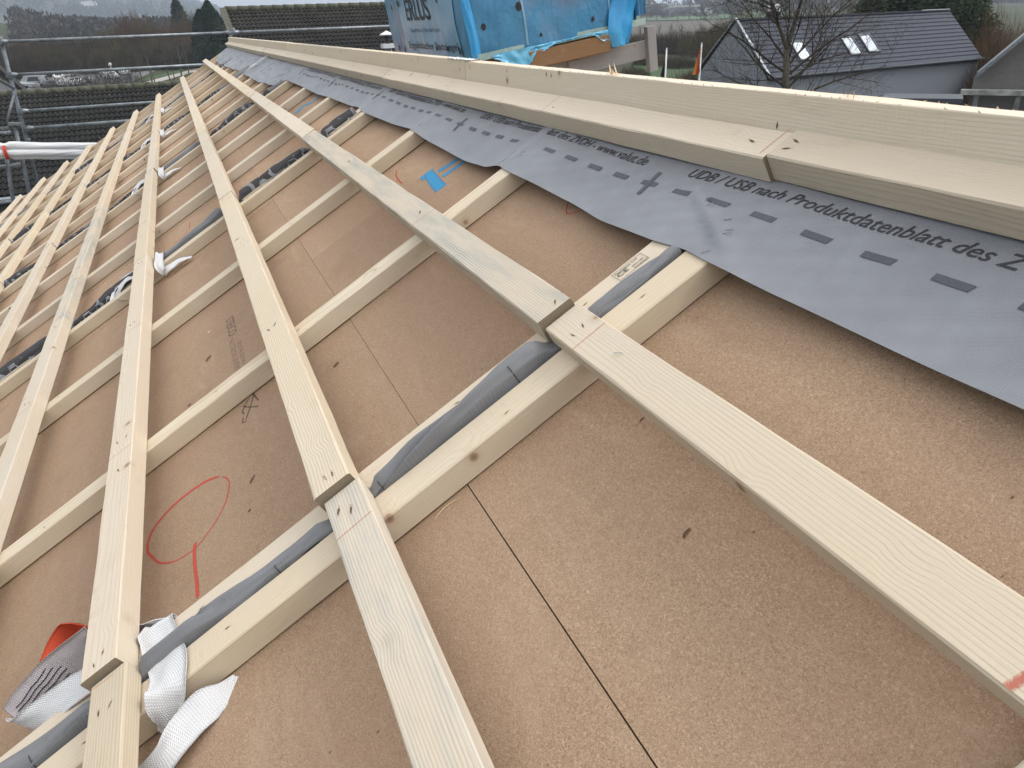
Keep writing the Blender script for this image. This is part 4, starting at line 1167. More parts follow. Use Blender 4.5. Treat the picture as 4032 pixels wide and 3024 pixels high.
    # vent holes
    def holes_on(fn, L):
        for (a, b, r) in L:
            mb = MB(); n = 14
            c = fn(a, b); vs = [fn(a + r * math.cos(2 * math.pi * k / n), b + 1.25 * r * math.sin(2 * math.pi * k / n)) for k in range(n)]
            mb.add([c] + vs, [(0, k + 1, (k + 1) % n + 1) for k in range(n)])
            mb.build('vent_hole', M_void, parent=e)
    ff = lambda y, z: (front(y / LY, z / LZ)[0] - 0.004, y, z)
    holes_on(ff, [(0.085, 0.145, 0.013), (0.385, 0.055, 0.0075), (0.285, 0.205, 0.0165), (0.435, 0.315, 0.011), (0.70, 0.075, 0.010), (0.665, 0.325, 0.010), (0.84, 0.32, 0.005), (0.15, 0.38, 0.011), (0.52, 0.52, 0.012)])
    holes_on(lambda x, z: onleft(x, z, 0.011), [(1.18, 0.035, 0.017), (1.14, 0.30, 0.017), (0.145, 0.045, 0.017), (0.235, 0.40, 0.02), (1.35, 0.04, 0.016), (1.33, 0.28, 0.016), (0.50, 0.055, 0.013), (0.30, 0.055, 0.012), (0.05, 0.35, 0.017)])
    # bright fold down the near corner, pale seams
    mb = MB()
    mb.grid(lambda a, b: (-0.012 - 0.010 * math.sin(3.14 * a) + 0.014 * nz(a * 3, b * 7), -0.012 + 0.055 * a * (1 - 0.45 * b) + 0.012 * nz(b * 5, 1.0) - 0.0, -0.02 + 1.06 * b), 8, 50)
    mb.build('film_fold', M_filmb, parent=e, sm=True)
    mb = MB()
    for yy in (0.30, 0.80):
        mb.grid(lambda a, b: ff(yy + 0.012 * a + 0.004 * nz(b * 5, yy), 0.02 + 1.0 * b), 2, 40)
    mb.build('film_seam', M_filml, parent=e, sm=True)
    # cream board edge along the foot of the front face
    mb = MB()
    mb.grid(lambda a, b: (-0.018 - 0.004 * nz(a * 9), -0.0 + 1.02 * a, -0.006 + 0.032 * b + 0.003 * nz(a * 7, 2)), 50, 3)
    mb.grid(lambda a, b: (-0.020 + 0.03 * b, -0.0 + 1.02 * a, -0.006 + 0.003 * nz(a * 7, 2)), 50, 3)
    mb.build('edge_board', M_sheetp, parent=e, sm=True)
    # torn film: ragged skirt hanging along the lower edge and the big bright flap near the right corner
    mb = MB()
    def skirt(a, b):
        y = 0.10 + 0.74 * a
        prof = 0.075 * smooth((0.34 - a) / 0.10) * smooth(a / 0.14) + 0.020 + 0.030 * smooth((a - 0.80) / 0.06)
        if 0.34 < a < 0.80: prof = 0.004 + 0.012 * abs(nz(a * 30)) + 0.030 * (1 - smooth((a - 0.34) / 0.18))
        return (-0.030 - 0.018 * b - 0.012 * nz(a * 16, b * 3), y, 0.010 - prof * b * (1 + 0.35 * nz(a * 40, 3)))
    mb.grid(skirt, 90, 8)
    mb.build('torn_film', M_filmt, parent=e, sm=True)
    mb = MB()
    def flap(a, b):                          # b: 0 top, 1 bottom
        z = 0.95 - 1.03 * b
        cen = 0.905 + 0.02 * math.sin(b * 3) - 0.065 * smooth((b - 0.65) / 0.3)
        wd = 0.030 + 0.085 * smooth((b - 0.45) / 0.4) - 0.03 * smooth((b - 0.93) / 0.07)
        return (-0.045 - 0.018 * math.sin(a * 5 + b * 6) - 0.02 * nz(a * 4, b * 8), cen + (a - 0.5) * wd * 1.3, z + 0.012 * nz(a * 9, b * 3) * b)
    mb.grid(flap, 14, 60)
    mb.build('torn_flap', M_filmb, parent=e, sm=True)
    return M, e
PM, pal = pallet()
pf = PM
# second wrapped stack right behind it (its edge shows past the flap)
mb = MB()
mb.grid(lambda a, b: (0.0 + 0.02 * nz(a * 4, b * 4), 0.075 * a, 0.02 + 1.03 * b), 20, 30)
mb.grid(lambda a, b: (0.95 * a, 0.075 + 0.012 * nz(a * 6, b * 6), 0.02 + 1.03 * b), 20, 30)
mb.box((0.5, 0.035, 0.53), (0.92, 0.05, 1.0))
o = mb.build('wrapped_tile_stack', M_film, M=PM @ T(0.04, 0.985, 0.02), sm=True)
tag(o, 'narrow dark blue wrapped stack just right of the printed pallet', 'pallet')

# timber bearer and weathered guard boards under the pallet
def bar(M, c, s, seed, mat, end=None):
    mb = MB(); beam_mesh(mb, s[0], s[1], s[2], seed=seed, ch=0.003, jit=0.001)
    return mb
def platform():
    e = empty('pallet_platform', PM.copy()); e.matrix_world = PM.copy()
    tag(e, 'weathered timber platform frame under the blue pallet', 'platform')
    Ry = Matrix.Rotation(R(90), 4, 'Z')
    def plank(name, x, y, z, L, W, H, mat, seed, rx=0.0):
        mb = MB(); beam_mesh(mb, L, W, H, seed=seed, ch=0.003, jit=0.001)
        o = mb.build(name, [mat, mat if mat is not M_brownwood else M_endb, M_hole, M_splint], parent=e)
        o.matrix_basis = T(x, y, z) @ Ry @ Matrix.Rotation(rx, 4, 'X')
    plank('bearer', 0.0, 0.30, -0.098, 0.475, 0.09, 0.085, M_brownwood, 3)
    plank('bearer', 0.55, 0.05, -0.098, 0.9, 0.09, 0.085, M_brownwood, 4)
    plank('guard_board', 0.06, 0.28, -0.190, 0.82, 0.028, 0.095, M_oldwood, 5)
    for (x, y, zt, w_) in ((0.10, 0.585, -0.110, 0.07), (0.10, 0.385, -0.115, 0.06), (0.085, 1.075, -0.025, 0.055)):
        mb = MB(); beam_mesh(mb, 0.235 if y > 1 else 0.5, w_, 0.04, seed=y * 9, ch=0.003, jit=0.001)
        o = mb.build('stud', [M_oldwood, M_oldwood], parent=e)
        L = 0.235 if y > 1 else 0.5
        o.matrix_basis = T(x - 0.03, y, zt - L) @ Matrix.Rotation(R(-90), 4, 'Y') 
    return e
M_endb = flat('brown_end_grain', (0.44, 0.31, 0.19), 0.8, nscale=60, namt=0.2)
pp = platform()
mb = MB(); mb.box((0.35, 0.72, -0.22), (0.03, 0.14, 0.30)); o = mb.build('blue_bag', M_filml, M=PM @ T(0, 0, 0))
tag(o, 'pale blue plastic sheet hanging behind the weathered guard board', 'plastic sheet')
# scaffold deck on the far side of the ridge carrying it
ds = empty('rear_scaffold'); tag(ds, 'scaffold tower behind the ridge under the tile pallet', 'scaffold')
mb = MB(); mb.box((3.9, -1.5, zr(-0.95)), (1.8, 1.0, 0.05)); mb.build('deck', M_oldwood, parent=ds)
for x in (3.1, 4.7):
    for y in (-1.05, -1.95):
        mb = MB(); mb.tube([(x, y, 0.0), (x, y, zr(-0.97))], 0.024, 8); mb.build('post', M_galvd, parent=ds, sm=True)

# ------------------------------------------------------------------ concrete-tiled neighbour roofs
def tile_mat(name, base, moss, amt):
    k = NB(name); co = k.n('TexCoord').outputs['Object']
    f = k.noise(co, 22, 4, 0.65); g = k.noise(co, 1.1, 4)
    col = k.ramp(f, [(0.3, tuple(x * 0.6 for x in base)), (0.65, tuple(x * 1.5 for x in base))])
    sp = k.n('SeparateXYZ'); k.l(co, sp.inputs[0])
    # lichen sits on the roll crowns, thicker towards the ridge
    crown = k.ramp(sp.outputs['Z'], [(0.0, 0.0), (0.040, 1.0)])
    cz = k.math('MULTIPLY', k.ramp(sp.outputs['Z'], [(0.012, 0.0), (0.035, 1.0)]), k.ramp(k.noise(co, 9, 4), [(0.40, 0.0), (0.62, 1.0)]))
    ridge = k.ramp(k.math('MULTIPLY', sp.outputs['Y'], 0.2), [(0.0, 1.0), (0.35, 0.35), (1.0, 0.18)])
    m = k.math('MULTIPLY', k.math('MULTIPLY', cz, ridge), amt)
    col = k.mix(m, col, moss)
    col = k.mix(k.math('MULTIPLY', k.ramp(g, [(0.4, 0.0), (0.7, 1.0)]), 0.4), col, tuple(x * 0.8 for x in moss))
    v = k.n('TexVoronoi'); v.inputs['Scale'].default_value = 3.3; k.l(co, v.inputs['Vector'])
    lich = k.ramp(v.outputs['Distance'], [(0.05, 1.0), (0.10, 0.0)])
    col = k.mix(k.math('MULTIPLY', lich, 0.7), col, (0.18, 0.18, 0.17))
    k.setc(col); k.b.inputs['Roughness'].default_value = 0.9; k.b.inputs['Specular IOR Level'].default_value = 0.2; k.bump(f, 0.6, 0.01)
    return k.m
M_tileA = tile_mat('weathered_concrete_tile', (0.012, 0.012, 0.013), (0.050, 0.052, 0.045), 0.8)
M_tileB = tile_mat('dark_concrete_tile', (0.014, 0.014, 0.015), (0.070, 0.070, 0.056), 0.85)
M_ridgeA = flat('mossy_ridge_tile', (0.085, 0.088, 0.064), 0.9, nscale=9, namt=0.4, bump=0.5)
def tile_roof(name, Xr, zrid, Y0, Y1, Xe, ze, mat, parent, roll=0.15, course=0.335):
    """pantiled plane from the ridge (Xr,zrid) down to the eave (Xe,ze), between Y0 and Y1 (world metres)"""
    sl = Vector((Xe - Xr, 0, ze - zrid)); Ls = sl.length; sd_ = sl.normalized()
    al = Vector((0, 1, 0)); nn = al.cross(sd_) * (1 if al.cross(sd_).z > 0 else -1)
    M = Matrix(((al.x, sd_.x, nn.x, Xr), (al.y, sd_.y, nn.y, Y0), (al.z, sd_.z, nn.z, zrid), (0, 0, 0, 1)))
    mb = MB(); W = Y1 - Y0; per = 8; n = int(W / roll * per); rows = int(Ls / course) + 1
    prof = [0.0, 0.004, 0.018, 0.034, 0.042, 0.034, 0.018, 0.004]
    for r in range(rows):
        y0, y1 = r * course, min((r + 1) * course + 0.0, Ls)
        vs = []
        for i in range(n + 1):
            x = W * i / n; p = prof[i % per]
            jj = 0.004 * nz(math.floor(i / (2 * per)) * 7.7, r * 3.3)
            vs += [(x, y0 + jj, p + 0.0), (x, y1 + jj, p + 0.030), (x, y1 + jj, p * 0.6 - 0.002)]
        fs = []
        for i in range(n):
            a = i * 3; b = a + 3
            fs += [(a, b, b + 1, a + 1), (a + 1, b + 1, b + 2, a + 2)]
        mb.add(vs, fs)
    return mb.build(name, mat, parent=parent, M=M)
def ridge_caps(parent, Xr, z, Y0, Y1, mat, L=0.42):
    mb = MB(); y = Y0; k = 0
    while y < Y1:
        l = min(L, Y1 - y)
        mb.tube([(Xr, y, z - 0.02), (Xr, y + l + 0.03, z - 0.012)], [0.115, 0.128], 12); y += l; k += 1
    mb.build('ridge_tiles', mat, parent=parent, sm=True)
def house(name, label, Xr, zrid, Y0, Y1, Xe, ze, mt, back=5.0):
    e = empty(name); tag(e, label, 'house')
    tile_roof('roof', Xr, zrid, Y0, Y1, Xe, ze, mt, e)
    mb = MB()
    s = (ze - zrid) / (Xe - Xr)
    xb = Xr + (Xr - Xe); 
    mb.add([(Xr, Y0, zrid - .03), (Xr, Y1, zrid - .03), (xb, Y1, ze), (xb, Y0, ze)], [(0, 1, 2, 3)])
    mb.build('rear_roof', mt, parent=e)
    mb = MB()
    ya, yb = Y0 + 0.25, Y1 - 0.25; xi, xo = Xe + 0.45, xb - 0.45
    zt = ze + s * 0.45 - 0.12
    mb.add([(xi, ya, 0), (xo, ya, 0), (xo, ya, zt), (Xr, ya, zrid - 0.15), (xi, ya, zt)], [(0, 1, 2, 3, 4)])
    mb.add([(xi, yb, 0), (xo, yb, 0), (xo, yb, zt), (Xr, yb, zrid - 0.15), (xi, yb, zt)], [(4, 3, 2, 1, 0)])
    mb.add([(xi, ya, 0), (xi, yb, 0), (xi, yb, zt), (xi, ya, zt)], [(0, 1, 2, 3)])
    mb.add([(xo, ya, 0), (xo, yb, 0), (xo, yb, zt), (xo, ya, zt)], [(3, 2, 1, 0)])
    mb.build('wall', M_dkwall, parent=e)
    mb = MB(); mb.tube([(Xe - 0.08, Y0, ze - 0.06), (Xe - 0.08, Y1, ze - 0.06)], 0.075, 12); mb.build('gutter', M_galv, parent=e, sm=True)
    mb = MB(); mb.box((Xe + 0.12, (Y0 + Y1) / 2, ze - 0.16), (0.04, Y1 - Y0, 0.20)); mb.build('fascia', M_void, parent=e)
    ridge_caps(e, Xr, zrid + 0.06, Y0, Y1, M_ridgeA)
    return e
M_dkwall = flat('dark_wall', (0.16, 0.15, 0.14), 0.9, nscale=6, namt=0.1)  # dark grey-brown wall colour, shared with the distant roofs
hA = house('tiled_house', 'low house with long dark tiled roof and mossy ridge, left behind the scaffold', 30.0, zr(-1.30), 0.15, 15.0, 24.4, zr(-3.62), M_tileA)
hB = house('tiled_house', 'taller house with dark tiled roof behind the gable and blue pallet', 32.0, zr(1.04), -11.5, -1.80, 24.5, zr(-1.95), M_tileB)
# verge tiles on the left edge of the taller roof
mb = MB()
for i in range(22):
    t = i * 0.345
    s_ = (zr(-1.95) - zr(1.04)) / (24.5 - 32.0)
    x = 32.0 - t * 0.93; z = zr(1.04) - t * 0.93 * s_
    mb.box((x - 0.17, -1.70, z + 0.03), (0.34, 0.22, 0.05), M=Matrix.Rotation(-math.atan(s_) - 0.05, 4, 'Y'))
o = mb.build('verge_tiles', M_ridgeA, parent=hB)
# new grey repair tiles near the ridge of the taller roof
fl = empty('flue_pipe'); tag(fl, 'stainless flue pipe with conical cap on the tiled roof', 'chimney')
fx, fy, fz = 27.2, -6.62, zr(-0.30)
mb = MB(); mb.tube([(fx, fy, fz - 1.6), (fx, fy, fz - 0.02)], 0.13, 16)
for z in (-0.42, -0.22): mb.tube([(fx, fy, fz + z), (fx, fy, fz + z + 0.03)], 0.185, 16)
mb.build('pipe', M_steel, parent=fl, sm=True)
mb = MB(); mb.box((fx, fy, fz + 0.02), (0.40, 0.40, 0.14)); mb.build('collar', M_white, parent=fl)
mb = MB(); mb.tube([(fx, fy, fz + 0.05), (fx, fy, fz + 0.36)], 0.06, 10); mb.build('stem', M_void, parent=fl)
mb = MB(); mb.tube([(fx, fy, fz + 0.36), (fx, fy, fz + 0.385), (fx, fy, fz + 0.50)], [0.25, 0.25, 0.01], 16); mb.build('cap', M_white, parent=fl)

# pale gabled house at the far left behind the tiled roof
hc = empty('gabled_house'); tag(hc, 'pale house with dark verge board at the left edge of the photo', 'house')
mb = MB(); XH = 37.0
mb.add([(XH, 6.35, 0), (XH, 14.0, 0), (XH, 14.0, zr(-1.9)), (XH, 10.2, zr(3.4)), (XH, 6.35, zr(-1.9))], [(0, 1, 2, 3, 4)])
mb.add([(XH, 6.35, 0), (XH, 6.35, zr(-1.9)), (XH + .8, 6.35, zr(-1.9)), (XH + .8, 6.35, 0)], [(0, 1, 2, 3)])
mb.build('wall', M_renderl, parent=hc)
mb = MB(); 
A_, B_ = Vector((XH - 0.5, 5.75, zr(-2.05))), Vector((XH - 0.5, 10.2, zr(4.05)))
for (a, b) in ((A_, B_), (B_, Vector((XH - 0.5, 14.65, zr(-2.05))))):
    dx = Vector((0.9, 0, 0)); th = Vector((0, 0, -0.30))
    mb.add([a, b, b + dx, a + dx, a + th, b + th, b + dx + th, a + dx + th], [(0, 1, 2, 3), (4, 7, 6, 5), (0, 4, 5, 1), (3, 2, 6, 7), (0, 3, 7, 4), (1, 5, 6, 2)])
mb.build('roof', M_void, parent=hc)

# ------------------------------------------------------------------ grey house with slate-grey roof on the right
KS = 1.2
def cs(p): return CW + (Vector((p[0], p[1], zr(p[2]))) - CW) * KS
EA, EB = cs((33.357, -28.676, -2.855)), cs((35.495, -47.209, -2.90))
ex = (EB - EA); ex.z = 0; LH = ex.length; ex.normalize(); wx = Vector((-ex.y, ex.x, 0)); wx = wx if wx.x > 0 else -wx
WH, RH = 5.65 * KS, 2.78 * KS
zE = (EA.z + EB.z) / 2
gh = empty('grey_house'); tag(gh, 'grey rendered house with slate-grey roof and three roof windows', 'house')
HM = Matrix(((ex.x, wx.x, 0, EA.x), (ex.y, wx.y, 0, EA.y), (0, 0, 1, zE), (0, 0, 0, 1)))
def hb(name, mb, mat, sm=False, par=None): 
    o = mb.build(name, mat, sm=sm); o.parent = par or gh
    if par is None: o.matrix_basis = HM
    return o
mb = MB()
zt = -0.12
mb.add([(0, 0.12, -zE), (0, WH - .12, -zE), (0, WH - .12, zt), (0, WH / 2, RH - 0.10), (0, 0.12, zt)], [(4, 3, 2, 1, 0)])
mb.add([(LH, 0.12, -zE), (LH, WH - .12, -zE), (LH, WH - .12, zt), (LH, WH / 2, RH - 0.10), (LH, 0.12, zt)], [(0, 1, 2, 3, 4)])
mb.add([(0, .12, -zE), (LH, .12, -zE), (LH, .12, zt), (0, .12, zt)], [(0, 1, 2, 3)])
mb.add([(0, WH - .12, -zE), (LH, WH - .12, -zE), (LH, WH - .12, zt), (0, WH - .12, zt)], [(3, 2, 1, 0)])
hb('wall', mb, M_render)
k = NB('slate_grey_flat_tile'); co = k.n('TexCoord').outputs['Object']
f = k.noise(co, 3.0, 3)
k.setc(k.ramp(f, [(0.3, (0.050, 0.056, 0.074)), (0.7, (0.066, 0.073, 0.093))])); k.b.inputs['Roughness'].default_value = 0.7; k.b.inputs['Specular IOR Level'].default_value = 0.2
M_slate = k.m
mb = MB(); rows = 13
for side in (0, 1):
    for r in range(rows):
        t0, t1 = r / rows, (r + 1) / rows
        def pt(x, t, off):
            y = WH / 2 * (1 - t) if side else WH / 2 * t
            y = WH / 2 - (WH / 2) * t if not side else WH / 2 + (WH / 2) * t
            y += (-0.06 if not side else 0.06) * t
            return (x, y, RH * (1 - t) + off)
        n = 60; vs = []
        for i in range(n + 1):
            x = -0.06 + (LH + 0.12) * i / n; wv = 0.006 * nz(i * 3.1, r * 2.0)
            vs += [pt(x, t0, 0.0), pt(x, t1, 0.075 + wv), pt(x, t1, -0.01)]
        fs = []
        for i in range(n):
            a = 3 * i; b = a + 3; q = [(a, a + 1, b + 1, b), (a + 1, a + 2, b + 2, b + 1)]
            fs += q if not side else [z_[::-1] for z_ in q]
        mb.add(vs, fs)
hb('roof', mb, M_slate)
mb = MB(); mb.box((LH / 2, WH / 2, RH + 0.05), (LH + 0.2, 0.30, 0.09)); hb('ridge_cap', mb, M_slate)
mb = MB(); mb.tube([(-0.1, -0.14, -0.02), (LH + 0.15, -0.14, -0.02)], 0.085, 12); mb.box((LH / 2, -0.02, -0.10), (LH, 0.05, 0.20)); hb('gutter', mb, M_darkmetal)
mb = MB()
for sgn in (1, -1):
    a = Vector((-0.12, WH / 2, RH + 0.17)); b = Vector((-0.12, WH / 2 + sgn * (WH / 2 + 0.1), 0.10))
    d = Vector((0.20, 0, 0)); u_ = Vector((0, 0, 0.13))
    mb.add([a, b, b + d, a + d, a - u_, b - u_, b + d - u_, a + d - u_], [(0, 1, 2, 3), (4, 7, 6, 5), (0, 4, 5, 1), (2, 6, 7, 3), (1, 5, 6, 2)])
hb('verge', mb, M_galv)
mb = MB(); mb.box((LH - 1.6, WH / 2, RH + 0.12), (3.1, 0.24, 0.05)); hb('ridge_flashing', mb, M_renderl)
mb = MB(); mb.box((4.3, WH / 2 + 0.9, RH - 0.3), (0.9, 0.5, 1.5)); ch = hb('chimney', mb, M_slate)
mb = MB()
for dx in (-0.28, 0.28):
    mb.tube([(4.3 + dx, WH / 2 + 0.9, RH + 0.45), (4.3 + dx, WH / 2 + 0.9, RH + 0.78), (4.3 + dx, WH / 2 + 0.9, RH + 0.92)], [0.24, 0.24, 0.05], 10)
o = mb.build('chimney_cap', M_white); o.parent = gh; o.matrix_basis = HM
def roofwin(x, t, w_=1.05, l=1.45):
    # t = fraction down the front slope of the window centre
    sl = math.hypot(WH / 2, RH); ang = math.atan2(RH, WH / 2)
    c = Vector((x, WH / 2 * (1 - t), RH * (1 - t) + 0.09))
    Mx = T(*c) @ Matrix.Rotation(ang, 4, 'X')
    fr = MB()
    fr.box((0, l / 2 + 0.04, 0.02), (w_ + 0.2, 0.10, 0.12)); fr.box((0, -l / 2 - 0.04, 0.02), (w_ + 0.2, 0.10, 0.12))
    fr.box((-w_ / 2 - 0.05, 0, 0.021), (0.10, l - 0.02, 0.118)); fr.box((w_ / 2 + 0.05, 0, 0.021), (0.10, l - 0.02, 0.118))
    f_ = fr.build('roof_window', M_darkmetal); f_.parent = gh; f_.matrix_basis = HM @ Mx
    gl = MB(); gl.box((0, 0, 0.035), (w_, l, 0.02)); g = gl.build('pane', M_glass); g.parent = f_
WINS = []
for x, t in ((4.05, 0.62), (9.05, 0.60), (11.0, 0.575)): roofwin(x, t)
mb = MB(); mb.box((-0.03, 3.1, -1.35), (0.10, 2.3, 2.6)); hb('gable_recess', mb, flat('recess_grey', (0.15, 0.16, 0.185), 0.9))

# low shed with flat grey roof in front of the wall
sh = empty('shed'); tag(sh, 'low grey shed roof in front of the grey house wall', 'shed')
p0 = CW + (Vector((25.389, -29.653, zr(-3.565))) - CW) * 1.12; p1 = CW + (Vector((24.07, -30.756, zr(-3.35))) - CW) * 1.12
mb = MB(); c = (p0 + p1) / 2 + Vector((0.6, -0.4, 0)); an = math.atan2((p1 - p0).y, (p1 - p0).x)
mb.box((c.x, c.y, c.z), (3.6, 2.4, 0.22), M=Matrix.Rotation(an, 4, 'Z')); mb.build('roof', M_darkmetal, parent=sh)
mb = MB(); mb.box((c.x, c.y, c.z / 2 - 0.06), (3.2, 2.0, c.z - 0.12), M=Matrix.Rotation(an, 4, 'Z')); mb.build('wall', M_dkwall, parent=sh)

# house fragment at the right edge: sloping verge, dark gable, pale balcony
M_ledge = flat('weathered_white_ledge', (0.30, 0.30, 0.29), 0.9, nscale=1.5, namt=0.5)
rh = empty('balcony_house'); tag(rh, 'house at the right edge with pale sloping verge and white balcony ledges', 'house')
def at50(p, k=1.25): return CW + (Vector((p[0], p[1], zr(p[2]))) - CW) * k
a = at50((29.396, -39.284, -3.25)); b = at50((28.037, -40.285, -1.43)); d = (b - a); b2 = a + d * 2.2
mb = MB(); n_ = Vector((0.77, 0.62, 0)) ; bk = Vector((0.78, -0.62, 0)) * 0.5
mb.add([a, b2, b2 + Vector((0, 0, 0.30)), a + Vector((0, 0, 0.30)), a + bk, b2 + bk, b2 + bk + Vector((0, 0, .30)), a + bk + Vector((0, 0, .30))], [(0, 1, 2, 3), (3, 2, 6, 7), (4, 7, 6, 5), (0, 4, 5, 1), (0, 3, 7, 4), (1, 5, 6, 2)])
mb.build('roof', M_galv, parent=rh)
off = Vector((0.6, -0.45, 0))
mb = MB(); g0 = a + off; g1 = b2 + off
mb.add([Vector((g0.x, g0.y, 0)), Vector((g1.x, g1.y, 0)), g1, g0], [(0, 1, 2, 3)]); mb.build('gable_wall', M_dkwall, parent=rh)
hv = Vector((d.x, d.y, 0)).normalized()
for (dz, l, dep, hh) in ((-0.95, 8, 0.9, 0.30), (-2.25, 6, 1.0, 0.30)):
    c = a + hv * 3.2 + Vector((0, 0, dz)); an = math.atan2(hv.y, hv.x)
    mb = MB(); mb.box((c.x, c.y, c.z), (l, dep, hh), M=Matrix.Rotation(an, 4, 'Z')); mb.build('balcony', M_ledge, parent=rh)
for q in (0.2, 2.6, 5.0):
    c = a + hv * q + Vector((0, 0, -1.5)); mb = MB(); mb.box((c.x, c.y, c.z), (0.22, 0.22, 1.1)); mb.build('pillar', M_ledge, parent=rh)

# flagpoles
def flagpole(p, label, c1, c2, dark):
    e = empty('flagpole'); tag(e, label, 'flagpole', 'flagpoles on the lawn')
    x, y, z = p
    mb = MB(); mb.tube([(x, y, 0), (x, y, z)], [0.05, 0.032], 8); mb.tube([(x, y, z), (x, y, z + 0.06)], [0.04, 0.01], 8); mb.build('pole', M_white, parent=e, sm=True)
    mb = MB(); dr = Vector((0.62, 0.78, 0)) * 1.0      # hangs to the left in the picture
    h0, h1 = z - (0.55 if dark else 0.10), z - (1.95 if dark else 1.18)
    def fn(a, b):
        wd = (0.10 + 0.12 * math.sin(b * 3.1)) if dark else (0.05 + 0.26 * b)
        o = dr * wd * a; k_ = 0.05 * math.sin(a * 9 + b * 5)
        return (x + o.x + k_ * 0.7, y + o.y - k_ * 0.6, h0 + (h1 - h0) * b - 0.05 * a)
    mb.grid(fn, 8, 20, mifn=lambda a, b: 0 if (a < 0.45) else 1)
    mb.build('flag', [flat('flag_a' + str(dark), c1, 0.7), flat('flag_b' + str(dark), c2, 0.7)], parent=e, sm=True)
flagpole((29.119, -19.358, zr(-0.984)), 'white flagpole with limp black flag left of the grey house', (0.012, 0.013, 0.02), (0.03, 0.03, 0.035), True)
flagpole((28.291, -20.558, zr(-0.815)), 'white flagpole with red and orange flag beside the grey gable', (0.45, 0.06, 0.03), (0.75, 0.25, 0.04), False)

# ------------------------------------------------------------------ terrain
def hill(x, y):
    dx, dy = x - CW.x, y - CW.y
    r = math.hypot(dx, dy); az = math.degrees(math.atan2(-dy, dx))     # azimuth to the right of the ridge direction
    h = 0.0
    h += 34 * math.exp(-((az + 13.5) / 6.2) ** 2) * smooth((r - 330) / 420)                    # green hill at the far left
    h += 255 * smooth((8.2 - az) / 16) * smooth((r - 1500) / 1900) * (1 + 0.10 * nz(az * 0.35, 3.0))
    h += 45 * smooth((r - 1800) / 1600) * (0.7 + 0.5 * nz(az * 0.12, r * 0.0004)) * smooth((az - 2) / 6)
    h += 1.6 * nz(x * 0.004, y * 0.004) * smooth((r - 90) / 200)
    h += 5.0 * smooth((r - 260) / 700) * smooth((az - 15) / 12)
    return h
k = NB('ground_vegetation'); co = k.n('TexCoord').outputs['Object']
f1 = k.noise(co, 0.012, 4); f2 = k.noise(co, 0.5, 4); f3 = k.noise(co, 0.0035, 3)
col = k.mix(k.ramp(f1, [(0.42, 0.0), (0.58, 1.0)]), (0.050, 0.068, 0.028), (0.072, 0.060, 0.040))
col = k.mix(k.ramp(f3, [(0.45, 0.0), (0.60, 1.0)]), col, (0.048, 0.048, 0.038))
col = k.mix(k.math('MULTIPLY', f2, 0.5), col, (0.060, 0.072, 0.034))
k.setc(col); k.b.inputs['Roughness'].default_value = 1.0; k.b.inputs['Specular IOR Level'].default_value = 0.1
M_ground = k.m
mb = MB(); NA, NR = 220, 90
rads = [0.0] + [12 * (1.0682 ** i) for i in range(NR)]
vs = [(CW.x, CW.y, 0)]
for r in rads[1:]:
    for a in range(NA):
        t = 2 * math.pi * a / NA; x, y = CW.x + r * math.cos(t), CW.y + r * math.sin(t)
        vs.append((x, y, hill(x, y) if r > 60 else 0.0))
fs = [(0, 1 + a, 1 + (a + 1) % NA) for a in range(NA)]
for i in range(NR - 1):
    for a in range(NA):
        p = 1 + i * NA + a; q = 1 + i * NA + (a + 1) % NA
        fs.append((p, p + NA, q + NA, q))
mb.add(vs, fs); g = mb.build('ground', M_ground, sm=True); tag(g, kind='structure')
def patch(name, pts, mat, lift=0.05, kind='structure', sub=1):
    mb = MB(); P = [Vector((x, y, 0)) for x, y in pts]
    n = 14
    def fn(a, b):
        p = (P[0] * (1 - a) + P[1] * a) * (1 - b) + (P[3] * (1 - a) + P[2] * a) * b
        return (p.x, p.y, hill(p.x, p.y) + lift)
    mb.grid(fn, n, n); o = mb.build(name, mat, sm=True)
    # make it face up
    if o.data.polygons[0].normal.z < 0: o.data.flip_normals()
    tag(o, kind=kind); return o
M_lawn = flat('lawn_green', (0.036, 0.072, 0.022), 1.0, nscale=0.25, namt=0.2)
M_field = flat('ploughed_field', (0.085, 0.074, 0.055), 1.0, nscale=0.02, namt=0.12)
M_orch = flat('orchard_grass', (0.060, 0.105, 0.045), 1.0, nscale=0.02, namt=0.15)
M_path = flat('pale_path', (0.36, 0.34, 0.31), 0.9, nscale=0.3, namt=0.1)
M_park = flat('parking_asphalt', (0.13, 0.13, 0.135), 0.9, nscale=0.2, namt=0.1)
patch('lawn', [(70, -40), (150, -92), (120, -102), (66, -60)], M_lawn, 0.06)
patch('ploughed_field', [(255, -135), (215, -210), (480, -420), (570, -310)], M_field, 0.25)
patch('meadow', [(580, -310), (485, -430), (760, -650), (950, -520)], M_orch, 0.6)
patch('path', [(156.5, 7.6), (225, -8.2), (214, -8.8), (155, 4.9)], M_path, 0.06)
patch('verge_grass', [(160, 9.5), (235, -6.4), (227, -8.5), (158, 7.9)], M_lawn, 0.05)
patch('parking_lot', [(150, 30), (215, 30), (215, 4), (168, 8)], M_park, 0.045)

